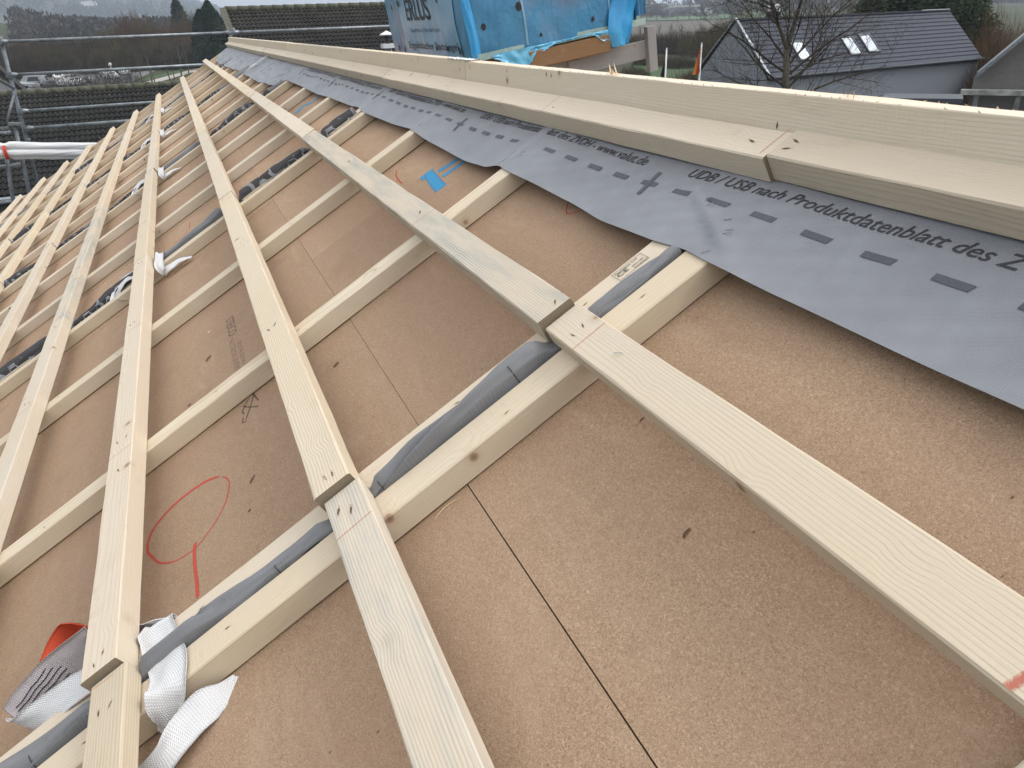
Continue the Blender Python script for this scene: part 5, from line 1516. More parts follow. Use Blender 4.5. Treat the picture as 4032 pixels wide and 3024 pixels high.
# ------------------------------------------------------------------ trees, shrubs and hedges
def branch_tree(h, seed, levels=4, spread=0.55, base_r=None, crown0=0.3, kids=4, droop=0.0, twig=0.9, first=None, upk=0.25):
    """bare deciduous tree: (trunk MB, crown MB)"""
    rr = random.Random(seed); tr = MB(); cr_ = MB()
    base_r = base_r or h * 0.016
    def limb(mb, p, d, L, r, lev):
        n = 5 if lev < 2 else 3; pts = [p]; rs = [r]; q = p.copy(); dd = d.copy()
        for i in range(n):
            dd = (dd + Vector((rr.uniform(-1, 1), rr.uniform(-1, 1), rr.uniform(-.6, 1) * 0.8 + upk)) * 0.16).normalized()
            q = q + dd * L / n; pts.append(q.copy()); rs.append(max(0.004, r * (1 - 0.75 * (i + 1) / n)))
        mb.tube(pts, rs, 7 if lev == 0 else (5 if lev == 1 else 3), cap=False)
        if lev >= levels: return
        m = kids + (2 if lev >= 2 else 0)
        for k in range(m):
            t = rr.uniform(crown0 if lev == 0 else 0.2, 1.0); i = min(n - 1, int(t * n)); s = pts[i].lerp(pts[i + 1], t * n - i)
            ax = (pts[i + 1] - pts[i]).normalized()
            sd_ = Vector((rr.uniform(-1, 1), rr.uniform(-1, 1), rr.uniform(-0.5, 0.6))); sd_ = (sd_ - ax * sd_.dot(ax)).normalized()
            nd = (ax * (1 - spread) + sd_ * spread * 1.3 + Vector((0, 0, upk * 0.6 - droop))).normalized()
            limb(cr_, s, nd, L * rr.uniform(0.45, 0.70) * (1.1 - 0.35 * t), rs[i] * rr.uniform(0.45, 0.65), lev + 1)
    limb(tr, Vector((0, 0, 0)), Vector((0, 0, 1)), h * 0.72, base_r, 0)
    return tr, cr_
def twig_cloud(mb, n, w_, h, seed, tw=0.05, tl=(0.6, 1.6), up=0.8, shape='dome', z0=0.0):
    """many slim upright twigs spread through a crown volume"""
    rr = random.Random(seed)
    for _ in range(n):
        a = rr.uniform(0, 6.283); q = math.sqrt(rr.random()); x, y = q * math.cos(a) * w_ / 2, q * math.sin(a) * w_ / 2
        top = h * (1 - 0.55 * q * q) * (0.85 + 0.3 * nz(x * 0.9 + seed, y * 0.9))
        z = z0 + rr.random() ** 0.8 * max(0.1, top - z0)
        d = Vector((x / w_ * 1.1 + rr.uniform(-.35, .35), y / w_ * 1.1 + rr.uniform(-.35, .35), up + rr.uniform(-.2, .3))).normalized()
        L = rr.uniform(*tl); s = d.cross(Vector((rr.uniform(-1, 1), rr.uniform(-1, 1), 0.1))).normalized() * tw * rr.uniform(0.5, 1.1)
        p = Vector((x, y, z)) - d * L * 0.5
        mb.add([p - s, p + s, p + d * L], [(0, 1, 2)])
def foliage_cloud(mb, n, w_, h, seed, leaf=0.35, z0=0.0, cone=False):
    rr = random.Random(seed)
    for _ in range(n):
        a = rr.uniform(0, 6.283); t = rr.random() ** 0.75
        R_ = (w_ / 2) * ((1 - t ** 2.4) * 0.95 + 0.05 if cone else math.sqrt(max(0.02, 1 - (2 * t - 1) ** 2)) )
        q = 1 - 0.5 * rr.random() ** 2.2
        R_ *= 0.82 + 0.45 * nz(math.cos(a) * 1.7 + seed, math.sin(a) * 1.7, t * 5)
        x, y, z = R_ * q * math.cos(a), R_ * q * math.sin(a), z0 + (h - z0) * t
        u_ = Vector((rr.uniform(-1, 1), rr.uniform(-1, 1), rr.uniform(-.6, .6))).normalized(); v_ = u_.orthogonal().normalized()
        s = leaf * rr.uniform(0.5, 1.2); c = Vector((x, y, z))
        mb.add([c - u_ * s, c - v_ * s * 0.5, c + u_ * s, c + v_ * s * 0.5], [(0, 1, 2, 3)])
def twigmat(name, c, nsc=0.35):
    k = NB(name); oi = k.n('ObjectInfo'); co = k.n('TexCoord').outputs['Object']
    f = k.noise(co, nsc, 3)
    col = k.ramp(f, [(0.3, tuple(x * 0.62 for x in c)), (0.7, tuple(x * 1.35 for x in c))])
    k.setc(col); k.b.inputs['Roughness'].default_value = 1.0; k.b.inputs['Specular IOR Level'].default_value = 0.05
    return k.m
M_twb = twigmat('brown_twigs', (0.070, 0.053, 0.034)); M_two = twigmat('olive_twigs', (0.082, 0.068, 0.032)); M_twr = twigmat('rust_twigs', (0.110, 0.070, 0.038))
M_twg = twigmat('grey_twigs', (0.066, 0.060, 0.054)); M_leafd = twigmat('dark_conifer', (0.020, 0.036, 0.022)); M_leafm = twigmat('evergreen_leaf', (0.035, 0.055, 0.025))
def px(x, y, z=0.0, D=None):
    """world point on the ray through pixel (x, y) of the 4032-wide frame, at ground height z or at distance D"""
    d = Vector(rw[2]) + Vector(rw[0]) * ((x - 2016) / 2947.96) + Vector(rw[1]) * ((y - 1512) / 2947.96)
    if D: return CW + d * (D / math.hypot(d.x, d.y))
    return CW + d * ((z - CW.z) / d.z)
def az_pt(x, D):
    p = px(x, 100, D=D); return p.x, p.y, hill(p.x, p.y)
def copy_thing(src, loc, rot, sc, label, group, cat):
    r_ = src.copy(); COL.objects.link(r_); r_.matrix_basis = T(*loc) @ Matrix.Rotation(rot, 4, 'Z') @ Matrix.Diagonal((sc[0], sc[1], sc[2], 1))
    for c in src.children:
        d = c.copy(); COL.objects.link(d); d.parent = r_
    r_['label'] = label; r_['category'] = cat
    if group: r_['group'] = group
    return r_
def proto(name, trunk, crown, mt, mc, label, cat, group):
    e = empty(name); tag(e, label, cat, group)
    trunk.build('trunk', mt, parent=e); crown.build('crown', mc, parent=e); return e
side_words = ['', 'second ', 'third ', 'fourth ', 'fifth ', 'sixth ', 'seventh ', 'eighth ', 'ninth ', 'tenth ', 'eleventh ', 'twelfth ', 'thirteenth ', 'fourteenth ', 'fifteenth ', 'sixteenth ']

# the big bare tree before the grey house
p = px(3092, 360, D=30); hgt = p.z + 5.2
tr = MB(); cr_ = MB()
rr = random.Random(5)
def limb2(mb, p, d, L, r, lev, maxl):
    n = 6 if lev < 2 else 4; pts = [p]; rs = [r]; q = p.copy(); dd = d.copy()
    for i in range(n):
        dd = (dd + Vector((rr.uniform(-1, 1), rr.uniform(-1, 1), rr.uniform(-.7, .9))) * 0.15).normalized()
        q = q + dd * L / n; pts.append(q.copy()); rs.append(max(0.0045, r * (1 - 0.72 * (i + 1) / n)))
    mb.tube(pts, rs, 7 if lev < 1 else (5 if lev < 2 else 3), cap=False)
    if lev >= maxl: return
    for k in range(8 if lev < 3 else 5):
        t = rr.uniform(0.15, 1.0); i = min(n - 1, int(t * n)); s = pts[i].lerp(pts[i + 1], t * n - i)
        ax = (pts[i + 1] - pts[i]).normalized(); sv = Vector((rr.uniform(-1, 1), rr.uniform(-1, 1), rr.uniform(-.5, .7))); sv = (sv - ax * sv.dot(ax)).normalized()
        nd = (ax * 0.55 + sv * 0.7 + Vector((0, 0, 0.12))).normalized()
        limb2(cr_, s, nd, L * rr.uniform(0.38, 0.62) * (1.15 - 0.4 * t), rs[i] * rr.uniform(0.45, 0.62), lev + 1, maxl)
fork = px(3098, 195, D=30)
tr.tube([(p.x, p.y, 0), (p.x, p.y, p.z), (fork.x, fork.y, fork.z)], [0.20, 0.125, 0.105], 10)
rt = Vector(rw[0]); rt.z = 0; rt.normalize()                      # sideways direction as seen in the photo
for (sx, up_, L, r) in ((-0.42, 1, 3.6, 0.075), (0.30, 1, 3.8, 0.085), (0.02, 1, 3.0, 0.04)):
    limb2(tr, fork.copy(), (rt * sx + Vector((0, 0, up_))).normalized(), L, r, 0, 3)
for (t, sx, up_, L, r) in ((0.02, 0.9, 0.45, 3.4, 0.05), (0.1, -0.9, 0.40, 3.2, 0.045), (0.35, 1.0, 0.55, 3.6, 0.05), (0.55, 0.8, 0.9, 3.2, 0.045), (0.45, -1, 0.55, 3.3, 0.045), (0.75, -0.75, 0.9, 2.8, 0.04), (-0.25, -1, 0.35, 3.0, 0.045), (-0.3, 1, 0.35, 3.4, 0.045), (0.2, 0.5, 0.6, 2.5, .035), (0.6, -0.3, 0.7, 2.5, .035)):
    s = Vector((p.x, p.y, p.z)).lerp(fork, t)
    limb2(cr_, s, (rt * sx + Vector((rr.uniform(-.4, .4), rr.uniform(-.4, .4), up_))).normalized(), L, r, 1, 3)
bt = empty('bare_tree'); tag(bt, 'large bare branching tree standing in front of the grey house', 'tree')
for i in range(3400):
    a = rr.uniform(0, 6.283); q = rr.random() ** 0.6 * 3.4; hz_ = p.z - 0.6 + rr.random() * 4.4
    c = Vector((p.x + q * math.cos(a), p.y + q * math.sin(a), hz_)); o_ = Vector((math.cos(a), math.sin(a), rr.uniform(0.1, 1.0))).normalized()
    o_ = (o_ + Vector((rr.uniform(-.6, .6), rr.uniform(-.6, .6), rr.uniform(-.5, .5)))).normalized(); L_ = rr.uniform(0.15, 0.55)
    sv = o_.cross(Vector((rr.uniform(-1, 1), rr.uniform(-1, 1), 1))).normalized() * 0.0055
    cr_.add([c - sv, c + sv, c + o_ * L_], [(0, 1, 2)])
tr.build('trunk', M_trunk, parent=bt, sm=True); cr_.build('crown', twigmat('bare_branch_bark', (0.065, 0.055, 0.042), 2.0), parent=bt)

# brown scrub belts on both sides
def shrub_proto(seed, w_, h, n, mat, label, group, tw=0.05, tl=(0.6, 1.8), up=0.9, trunkh=0.35):
    t_, c_ = MB(), MB()
    r3 = random.Random(seed)
    for i in range(6):
        a = r3.uniform(0, 6.28); t_.tube([(0.15 * w_ * 0.3 * math.cos(a), 0.05 * math.sin(a), 0), (w_ * 0.22 * math.cos(a), w_ * 0.22 * math.sin(a), h * trunkh), (w_ * 0.3 * math.cos(a), w_ * 0.3 * math.sin(a), h * 0.75)], [0.012 * h, 0.008 * h, 0.003 * h], 4, cap=False)
    twig_cloud(c_, int(n * 1.5), w_, h, seed, tw * 0.75, tl, up, z0=0.05 * h)
    return proto('bare_shrub', t_, c_, M_trunk, mat, label, 'shrub', group)
gA = 'brown leafless trees beyond the parking lot'
gB = 'leafless scrub on the slope left of the grey house'
def belt(spec, protos, group, cat, lab):
    for i, (x, D, w_, h, pi) in enumerate(spec):
        X_, Y_, Z_ = az_pt(x, D); src, bw, bh = protos[pi]
        L = lab(i, x, pi)
        if src.get('used'):
            copy_thing(src, (X_, Y_, Z_ - 0.1), i * 1.3, (w_ / bw, w_ / bw, h / bh), L, group, cat)
        else:
            src['used'] = 1; src.matrix_basis = T(X_, Y_, Z_ - 0.1) @ Matrix.Diagonal((w_ / bw, w_ / bw, h / bh, 1)); src['label'] = L; src['category'] = cat; src['group'] = group
q1 = shrub_proto(1, 9, 11, 5200, M_twb, '', gA, 0.045, (1.0, 2.6), 1.2)
q2 = shrub_proto(2, 9, 11, 5200, M_twr, '', gA, 0.045, (1.0, 2.8), 1.5)
q3 = shrub_proto(3, 8, 7, 4200, M_two, '', gA, 0.045, (0.7, 2.0), 0.9)
prA = [(q1, 9, 11), (q2, 9, 11), (q3, 8, 7)]
spec = []
xs = [20, 90, 150, 215, 280, 345, 405, 465, 520, 575, 630, 690, 745, 800, 850, 890]
for i, x in enumerate(xs):
    D = 250 + 14 * math.sin(i * 2.3)
    hh = 9.5 if x < 380 else (13 + 2.5 * math.sin(i * 1.7))
    spec.append((x, D, 13, hh, 0 if x < 380 else (1 if i % 3 else 2)))
for i, x in enumerate([60, 170, 300, 420, 500, 600, 700, 800, 870]):
    spec.append((x, 215 + 6 * (i % 3), 12, 6.5 + (i % 2), 2 if i % 2 else 0))
posw = lambda n: side_words[n] if n < len(side_words) else 'farther '
kinds = ['brown', 'rust-brown', 'olive-brown']
belt(spec, prA, gA, 'tree', lambda i, x, pi: 'tall %s leafless tree beyond the parking lot, %sin its row from the left' % (kinds[pi], ['first ', 'second ', 'third ', 'fourth ', 'fifth ', 'sixth ', 'seventh ', 'eighth ', 'ninth ', 'tenth ', 'eleventh ', 'twelfth ', 'thirteenth ', 'fourteenth ', 'fifteenth ', 'sixteenth '][i]) if i < 16 else 'lower %s leafless bush before the tall trees, %sfrom the left' % (kinds[pi], ['first ', 'second ', 'third ', 'fourth ', 'fifth ', 'sixth ', 'seventh ', 'eighth ', 'ninth '][i - 16]))

# conifers
def conifer(seed, w_, h, n, leaf=0.4):
    t_, c_ = MB(), MB(); t_.tube([(0, 0, 0), (0, 0, h * 0.95)], [0.02 * h, 0.003 * h], 7); foliage_cloud(c_, n, w_, h, seed, leaf, h * 0.08, cone=True); return t_, c_
t_, c_ = conifer(8, 8, 15, 5200, 0.42); cn = proto('conifer', t_, c_, M_trunk, M_leafd, '', 'tree', 'dark conifers')
def put(src, x, D, w_, h, bw, bh, label, first=False, group=None, cat='tree', rot=0.0, dz=0.0):
    X_, Y_, Z_ = az_pt(x, D)
    if first: src.matrix_basis = T(X_, Y_, Z_ + dz) @ Matrix.Diagonal((w_ / bw, w_ / bw, h / bh, 1)); src['label'] = label; return src
    return copy_thing(src, (X_, Y_, Z_ + dz), rot, (w_ / bw, w_ / bw, h / bh), label, group, cat)
put(cn, 832, 190, 8.6, 13.9, 8, 15, 'broad dark conifer left of the taller tiled roof', True)
put(cn, 793, 205, 7.5, 12.6, 8, 15, 'lower shoulder of dark conifer left of the broad one', group='dark conifers', rot=1.0)
t_, c_ = conifer(9, 6, 14, 1500, 0.5); pn = proto('pine_tree', t_, c_, M_trunk, M_leafd, '', 'tree', None)
put(pn, 710, 270, 8.5, 17.6, 6, 14, 'loose-crowned pine rising above the rust-brown trees', True)
if 'group' in pn: del pn['group']

# bare slender trees along the path
t_, c_ = branch_tree(7, 21, 3, 0.5, 0.11, 0.25, 5); sl = proto('slender_tree', t_, c_, M_trunk, M_twg, '', 'tree', 'slender bare trees along the path')
for i, (x, y, h) in enumerate([(440, 345, 6.5), (518, 340, 6.0), (560, 336, 8), (601, 333, 10), (612, 330, 7), (672, 322, 8), (690, 322, 7), (716, 308, 11), (745, 303, 9)]):
    p = px(x, y); L = 'slender bare tree by the pale path, ' + ['leftmost', 'second from left', 'third from left', 'with the thick trunk', 'fifth from left', 'sixth from left', 'third from right', 'second from right', 'rightmost'][i]
    if i == 0: sl.matrix_basis = T(p.x, p.y, 0); sl['label'] = L
    else: copy_thing(sl, (p.x, p.y, 0), i * 1.1, (h / 7, h / 7, h / 7), L, 'slender bare trees along the path', 'tree')
# thin grey shrubs between the cars
sp_ = shrub_proto(31, 5, 4, 380, M_twg, '', 'grey shrubs among the parked cars', 0.03, (0.6, 1.6), 0.7)
sw = ['leftmost', 'second from left', 'third from left', 'middle', 'third from right', 'second from right', 'rightmost']
for i, x in enumerate([120, 205, 262, 320, 372, 425, 470]):
    X_, Y_, Z_ = az_pt(x, 148 + (i % 3) * 5); L = 'bare grey shrub among the parked cars, ' + sw[i]
    if i == 0: sp_.matrix_basis = T(X_, Y_, 0); sp_['label'] = L
    else: copy_thing(sp_, (X_, Y_, 0), i * 2.0, (1 + 0.2 * (i % 2),) * 3, L, 'grey shrubs among the parked cars', 'shrub')

# scrub left of the grey house
c1 = shrub_proto(41, 7, 5, 3000, M_two, '', gB, 0.03, (0.5, 1.5), 1.0)
c2 = shrub_proto(42, 7, 5, 3000, M_twb, '', gB, 0.03, (0.5, 1.5), 1.0)
c3 = shrub_proto(43, 7, 5, 2400, M_twr, '', gB, 0.03, (0.5, 1.5), 1.0)
prB = [(c1, 7, 5), (c2, 7, 5), (c3, 7, 5)]
spec = [(2470, 190, 12, 5.5, 1), (2540, 200, 12, 5.5, 0), (2600, 190, 11, 5.0, 1), (2660, 195, 12, 5.8, 1), (2720, 188, 12, 5.2, 1), (2780, 180, 12, 6.4, 0), (2830, 172, 12, 7.4, 0), (2880, 160, 11, 8.6, 0),
        (2560, 150, 6, 2.6, 1), (2630, 146, 6, 2.4, 2), (2690, 140, 6, 2.4, 1), (2500, 118, 5, 2.5, 0), (2700, 92, 5, 3.2, 2), (2740, 88, 5, 3.6, 2), (2770, 84, 5, 4.0, 1)]
belt(spec, prB, gB, 'shrub', lambda i, x, pi: '%s leafless bush %s' % (kinds[[2, 0, 1][pi]] if pi != 0 else 'olive', ['in the scrub belt, first from the left', 'in the scrub belt, second from the left', 'in the scrub belt, third from the left', 'in the scrub belt, fourth from the left', 'in the scrub belt, fifth from the left', 'in the scrub belt, third from the right', 'in the scrub belt, second from the right', 'in the scrub belt, beside the grey gable', 'low at the foot of the scrub belt, left one', 'low at the foot of the scrub belt, middle one', 'low at the foot of the scrub belt, right one', 'at the left end of the green lawn', 'on the lawn, left of the orange flag', 'on the lawn, just below the orange flag', 'on the lawn, beside the grey house wall'][i]))
# trees behind the grey house
gC = 'leafless trees behind the grey house'
t_, c_ = branch_tree(11, 77, 4, 0.5, 0.16, 0.2, 4); twig_cloud(c_, 2600, 7.5, 10.5, 6, 0.022, (0.5, 1.4), 0.8, z0=2.0)
w1 = proto('bare_tree', t_, c_, M_trunk, M_two, '', 'tree', gC)
ww = ['leftmost', 'second from left', 'third from left', 'fourth from left', 'middle', 'fourth from right', 'third from right', 'second from right', 'rightmost']
for i, (x, D, h) in enumerate([(2900, 150, 10), (2960, 135, 11.5), (3020, 128, 12), (3080, 140, 11), (3150, 130, 10.5), (3220, 120, 10.5), (3290, 110, 11), (3360, 105, 11), (3420, 100, 10.5)]):
    X_, Y_, Z_ = az_pt(x, D); L = 'hazy leafless tree behind the grey house ridge, ' + ww[i]
    if i == 0: w1.matrix_basis = T(X_, Y_, Z_); w1['label'] = L
    else: copy_thing(w1, (X_, Y_, Z_), i * 1.7, (h / 11,) * 3, L, gC, 'tree')
t_, c_ = MB(), MB(); t_.tube([(0, 0, 0), (0, 0, 8)], [0.2, 0.05], 7); foliage_cloud(c_, 7000, 7, 11, 12, 0.22, 0.5)
ev = proto('evergreen_tree', t_, c_, M_trunk, M_leafm, '', 'tree', 'dark evergreens behind the slate roof')
for i, (x, D, w_, h) in enumerate([(3460, 92, 9, 10.0), (3560, 90, 10, 11.6), (3660, 88, 10, 12.0), (3735, 86, 8, 10.8), (3790, 82, 6, 8.4)]):
    X_, Y_, Z_ = az_pt(x, D); L = 'dark evergreen tree behind the slate-grey ridge, ' + ['leftmost', 'second from left', 'middle', 'second from right', 'rightmost'][i]
    if i == 0: ev.matrix_basis = T(X_, Y_, Z_) @ Matrix.Diagonal((w_ / 7, w_ / 7, h / 11, 1)); ev['label'] = L
    else: copy_thing(ev, (X_, Y_, Z_), i * 1.7, (w_ / 7, w_ / 7, h / 11), L, 'dark evergreens behind the slate roof', 'tree')
gD = 'rust-brown bushes at the right edge'
r1 = shrub_proto(51, 8, 8, 6500, M_twr, '', gD, 0.022, (0.5, 1.5), 1.1)
for i, (x, D, w_, h) in enumerate([(3850, 84, 8, 8.3), (3910, 80, 8, 8.6), (3970, 76, 8, 8.2), (4040, 72, 8, 7.6), (4110, 70, 8, 7.5)]):
    X_, Y_, Z_ = az_pt(x, D); L = 'rust-brown leafless bush right of the grey house, ' + ['leftmost', 'second from left', 'middle', 'second from right', 'rightmost'][i]
    if i == 0: r1.matrix_basis = T(X_, Y_, Z_); r1['label'] = L
    else: copy_thing(r1, (X_, Y_, Z_), i * 1.9, (w_ / 8, w_ / 8, h / 8), L, gD, 'shrub')
# orchard rows, far tree belt, far barn, forest on the hills
t_, c_ = branch_tree(6, 61, 3, 0.6, 0.14, 0.25, 5); twig_cloud(c_, 500, 5.5, 5.8, 3, 0.05, (0.5, 1.2), 0.6, z0=1.6)
oc = proto('orchard_tree', t_, c_, M_trunk, M_twg, '', 'tree', 'bare orchard trees on the far meadow')
on = ['leftmost', 'second', 'third', 'fourth', 'fifth', 'sixth', 'seventh', 'eighth', 'rightmost']
for i, x in enumerate([2545, 2585, 2625, 2668, 2712, 2758, 2800, 2850, 2900]):
    X_, Y_, Z_ = az_pt(x, 640 + 20 * math.sin(i * 3)); s = 2.0 + 0.35 * math.sin(i * 2.1); L = 'bare round orchard tree on the far meadow, %s from the left' % on[i] if 0 < i < 8 else 'bare round orchard tree on the far meadow, ' + on[i]
    if i == 0: oc.matrix_basis = T(X_, Y_, Z_) @ Matrix.Diagonal((s, s, s, 1)); oc['label'] = L
    else: copy_thing(oc, (X_, Y_, Z_), i * 1.9, (s, s, s), L, 'bare orchard trees on the far meadow', 'tree')
pl = ['leftmost', 'second from left', 'middle', 'second from right', 'rightmost']
t_, c_ = branch_tree(3.2, 66, 2, 0.5, 0.12, 0.45, 5); yt = proto('pollard_tree', t_, c_, M_trunk, M_twg, '', 'tree', 'small pollarded trees at the field edge')
for i, x in enumerate([2520, 2560, 2597, 2640, 2688]):
    X_, Y_, Z_ = az_pt(x, 262); s = 2.3; L = 'small pollarded tree at the near edge of the brown field, ' + pl[i]
    if i == 0: yt.matrix_basis = T(X_, Y_, Z_) @ Matrix.Diagonal((s * .6, s * .6, s, 1)); yt['label'] = L
    else: copy_thing(yt, (X_, Y_, Z_), i * 1.9, (s * (.4 + .1 * (i % 2)), s * .5, s), L, 'small pollarded trees at the field edge', 'tree')
def forest(name, pts, n, h, w_, mat, seed):
    mb = MB(); rr_ = random.Random(seed)
    for _ in range(int(n * 0.8)):
        x, D = pts(rr_); X_, Y_, Z_ = az_pt(x, D); hh = h * rr_.uniform(0.6, 1.15); ww_ = w_ * rr_.uniform(0.6, 1.2)
        m = 70
        for j in range(m):
            a = rr_.uniform(0, 6.28); t = rr_.random(); R_ = ww_ / 2 * math.sqrt(max(0.05, 1 - (1.6 * t - 0.6) ** 2)) * rr_.uniform(0.4, 1)
            c = Vector((X_ + R_ * math.cos(a), Y_ + R_ * math.sin(a), Z_ + hh * (0.1 + 0.9 * t)))
            u_ = Vector((rr_.uniform(-1, 1), rr_.uniform(-1, 1), rr_.uniform(0.2, 1.4))).normalized(); v_ = u_.orthogonal().normalized(); s = ww_ * 0.085
            mb.add([c - u_ * s, c - v_ * s * .6, c + u_ * s * 1.2, c + v_ * s * .6], [(0, 1, 2, 3)])
    o = mb.build(name, mat); tag(o, kind='stuff'); return o
f_ = forest('far_woodland', lambda q: (q.uniform(2480, 4200), q.uniform(880, 1150)), 420, 17, 15, M_twg, 1); tag(f_, 'hazy woodland beyond the far meadow', 'woodland')
f_ = forest('hillside_wood', lambda q: (q.uniform(60, 700), q.uniform(430, 620)), 420, 14, 14, M_twg, 2); tag(f_, 'dark hazy wood on the slope at the left', 'woodland')
f_ = forest('distant_hill_wood', lambda q: (q.uniform(-300, 1000), q.uniform(1900, 3300)), 700, 24, 42, M_leafd, 3); tag(f_, 'bluish woods on the distant hills', 'woodland')
barn = empty('farm_hall'); tag(barn, 'long pale-roofed hall in front of the hazy far woodland', 'barn')
X_, Y_, Z_ = az_pt(2690, 840); an = math.atan2(rt.y, rt.x)
mb = MB(); mb.box((X_, Y_, Z_ + 4.0), (24, 14, 8), M=Matrix.Rotation(an, 4, 'Z')); mb.build('wall', M_render, parent=barn)
mb = MB(); mb.box((X_, Y_, Z_ + 8.6), (27, 16, 1.6), M=Matrix.Rotation(an, 4, 'Z')); mb.build('roof', M_renderl, parent=barn)
dp = ['left of the village cluster', 'second in the village cluster', 'third in the village cluster', 'fourth in the village cluster', 'fifth in the village cluster', 'sixth in the village cluster', 'seventh in the village cluster', 'right of the village cluster', 'beside the far woodland', 'last beside the far woodland']
def tiny_house(i, x, D, s, up=0):
    X_, Y_, Z_ = az_pt(x, D); e = empty('distant_house', T(X_, Y_, Z_ + up) @ Matrix.Rotation(i * 0.7, 4, 'Z'))
    tag(e, 'tiny pale house on the hazy hillside, ' + dp[i], 'house', 'tiny distant houses')
    mb = MB(); mb.box((0, 0, 3 * s), (10 * s, 8 * s, 6 * s)); mb.build('wall', M_white, parent=e)
    mb = MB(); a, b, c = 5.5 * s, 4.6 * s, 6 * s
    mb.add([(-a, -b, c), (a, -b, c), (a, b, c), (-a, b, c), (-a, 0, c + 3.4 * s), (a, 0, c + 3.4 * s)], [(0, 1, 5, 4), (2, 3, 4, 5), (0, 4, 3), (1, 2, 5), (0, 3, 2, 1)]); mb.build('roof', M_dkwall, parent=e)
for i, (x, D, s) in enumerate([(355, 2150, 1.6), (372, 2200, 1.8), (385, 2180, 1.7), (396, 2300, 1.8), (560, 2100, 1.4), (600, 2050, 1.5), (640, 2250, 1.5), (760, 1900, 1.3), (2740, 860, 0.8), (2785, 870, 0.7)]): tiny_house(i, x, D, s)

# ------------------------------------------------------------------ parked cars
M_tyre = flat('tyre', (0.02, 0.02, 0.02), 0.9); M_cglass = flat('car_glass', (0.03, 0.035, 0.04), 0.1)
def car_proto(van=False):
    e = empty('parked_car')
    L, W = (4.9, 1.95) if van else (4.3, 1.75)
    prof = [(-L/2, 0.45), (-L/2, 0.95), (-L/2 + 0.25, 2.0), (L/2 - 1.3, 2.05), (L/2 - 0.6, 1.15), (L/2, 0.95), (L/2, 0.40)] if van else [(-L/2, 0.4), (-L/2, 0.85), (-L/2 + 0.7, 1.0), (-L/2 + 1.15, 1.42), (0.35, 1.45), (1.05, 1.0), (L/2 - 0.1, 0.82), (L/2, 0.4)]
    mb = MB(); n = len(prof)
    vs = []
    for (x, z) in prof:
        ins = 0.0 if z < 1.05 else 0.22
        vs += [(x, -W/2 + ins, z), (x, W/2 - ins, z)]
    fs = [(2*i, 2*i+1, 2*((i+1) % n)+1, 2*((i+1) % n)) for i in range(n)]
    fs = [f[::-1] for f in fs]; fs += [tuple(2*i for i in range(n)), tuple(2*i+1 for i in range(n))[::-1]]
    mb.add(vs, fs); body = mb.build('body', None or M_white, parent=e)
    mb = MB(); z0, z1 = (1.15, 1.85) if van else (1.02, 1.36)
    for sy in (-1, 1):
        mb.add([(-L/2 + 1.2, sy * (W/2 - 0.10), z0), (0.8, sy * (W/2 - 0.10), z0), (0.35, sy * (W/2 - 0.205), z1), (-L/2 + 1.3, sy * (W/2 - 0.205), z1)], [(0, 1, 2, 3)])
    mb.add([(-L/2 + 0.02 if van else -L/2 + 0.80, -W/2 + 0.3, 1.1), (-L/2 + 0.02 if van else -L/2 + 0.80, W/2 - 0.3, 1.1), (-L/2 + (0.2 if van else 1.08), W/2 - 0.35, z1), (-L/2 + (0.2 if van else 1.08), -W/2 + 0.35, z1)], [(0, 1, 2, 3)])
    mb.build('windows', M_cglass, parent=e)
    for sx in (-1, 1):
        for sy in (-1, 1):
            mb = MB(); mb.tube([(sx * L * 0.31, sy * (W/2 - 0.22), 0.33), (sx * L * 0.31, sy * (W/2 + 0.01), 0.33)], 0.33, 12); mb.build('wheel', M_tyre, parent=e)
    return e
paints = {'white': M_white, 'silver': flat('silver_paint', (0.42, 0.44, 0.46), 0.3, 0.4), 'dark grey': flat('dark_grey_paint', (0.06, 0.065, 0.075), 0.3), 'black': flat('black_paint', (0.02, 0.02, 0.025), 0.25), 'beige': flat('beige_paint', (0.40, 0.37, 0.32), 0.3)}
cp = car_proto(); vp = car_proto(True)
first = {0: True, 1: True}
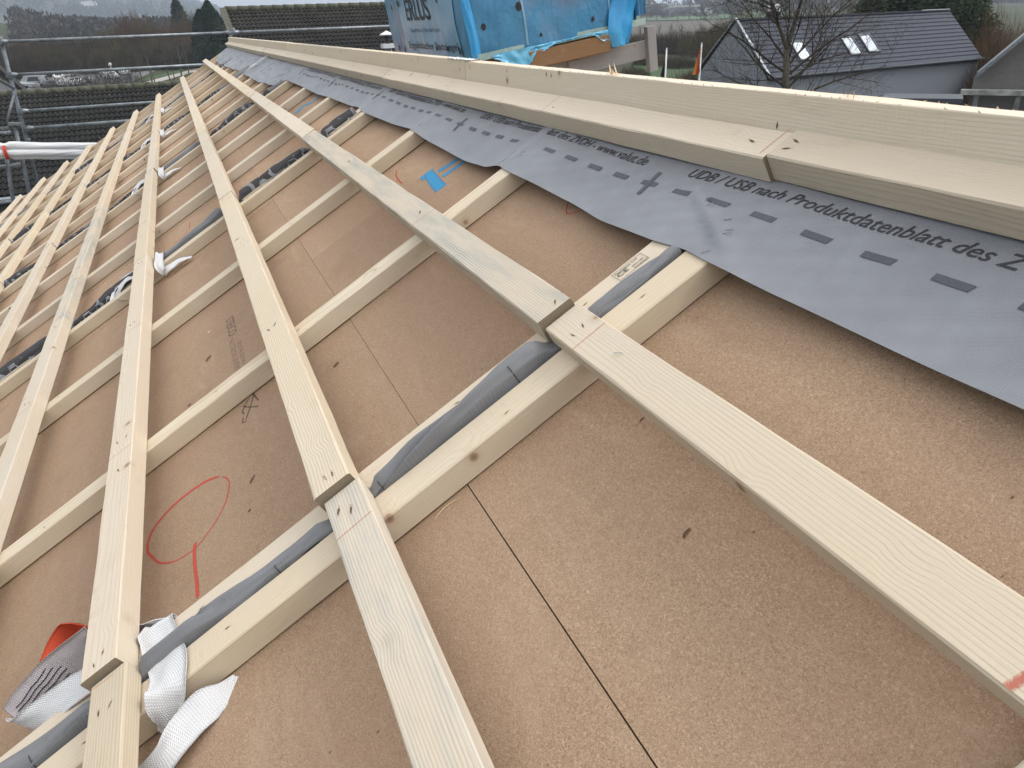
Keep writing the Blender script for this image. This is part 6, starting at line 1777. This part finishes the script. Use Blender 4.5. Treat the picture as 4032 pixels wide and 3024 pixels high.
carl = [(137, 345, 'silver', 1, 1.45, 'silver van with a brown load at its open rear, nearest the left edge'), (200, 352, 'dark grey', 0, 0.3, 'dark grey car right beside the silver van'), (232, 338, 'beige', 0, 0.5, 'beige car behind the dark grey one in the parking lot'),
        (262, 342, 'white', 0, 1.2, 'white car half hidden by grey shrubs, third from the left'), (290, 336, 'white', 0, 0.9, 'white car with its bonnet turned to the scaffold rail'), (325, 330, 'silver', 0, 1.4, 'silver car in the middle of the parking lot'), (232, 318, 'white', 0, 0.2, 'white car in the back row behind the beige one'), (262, 314, 'silver', 0, 0.2, 'silver car in the back row just under the scaffold rail'),
        (300, 312, 'dark grey', 0, 0.2, 'dark grey car in the back row among shrubs'), (440, 312, 'white', 0, 0.4, 'white car at the corner above the lamp post'), (492, 296, 'white', 0, 0.2, 'bright white car left of the path'), (420, 304, 'silver', 0, 0.3, 'silver car on the far side above the middle rail'),
        (482, 262, 'white', 0, 0.4, 'small white car above the scaffold rail, left of the grey one'), (628, 262, 'dark grey', 0, 0.1, 'large dark grey car above the scaffold rail'), (560, 268, 'silver', 0, 0.1, 'silver car beyond the rail between the white and dark ones')]
for (x, y, c, v, rot, lab) in carl:
    p = px(x, y, z=hill(*px(x, y).xy)); src = vp if v else cp; hz_ = hill(p.x, p.y)
    if first[v]:
        e = src; first[v] = False; e.matrix_basis = T(p.x, p.y, hz_) @ Matrix.Rotation(rot, 4, 'Z'); tag(e, lab, 'van' if v else 'car', 'cars in the parking lot')
    else: e = copy_thing(src, (p.x, p.y, hz_), rot, (1, 1, 1), lab, 'cars in the parking lot', 'car')
    for ch_ in e.children:
        if ch_.name.startswith('body'):
            ch_.data = ch_.data.copy(); ch_.data.materials.clear(); ch_.data.materials.append(paints[c])
lp = empty('street_lamp'); tag(lp, 'thin white lamp post rising from the mossy ridge by the path', 'street lamp')
p = px(455, 342); mb = MB(); mb.tube([(p.x, p.y, 0), (p.x, p.y, 3.4)], [0.12, 0.09], 8); mb.build('pole', M_white, parent=lp, sm=True)
mb = MB(); mb.tube([(p.x, p.y, 3.4), (p.x, p.y, 3.6), (p.x, p.y, 4.0)], [0.12, 0.32, 0.18], 10); mb.build('lamp_head', M_white, parent=lp, sm=True)

# ------------------------------------------------------------------ air
k = NB('haze'); k.t.nodes.remove(k.b)
pv = k.n('VolumePrincipled'); pv.inputs['Color'].default_value = (0.74, 0.83, 0.98, 1); pv.inputs['Density'].default_value = 0.00030
pv.inputs['Anisotropy'].default_value = 0.2
k.l(pv.outputs[0], k.out.inputs['Volume'])
mb = MB(); mb.box((CW.x, CW.y, 170), (9600, 9600, 360)); hz = mb.build('haze', k.m); tag(hz, kind='stuff')
hz.display_type = 'WIRE'
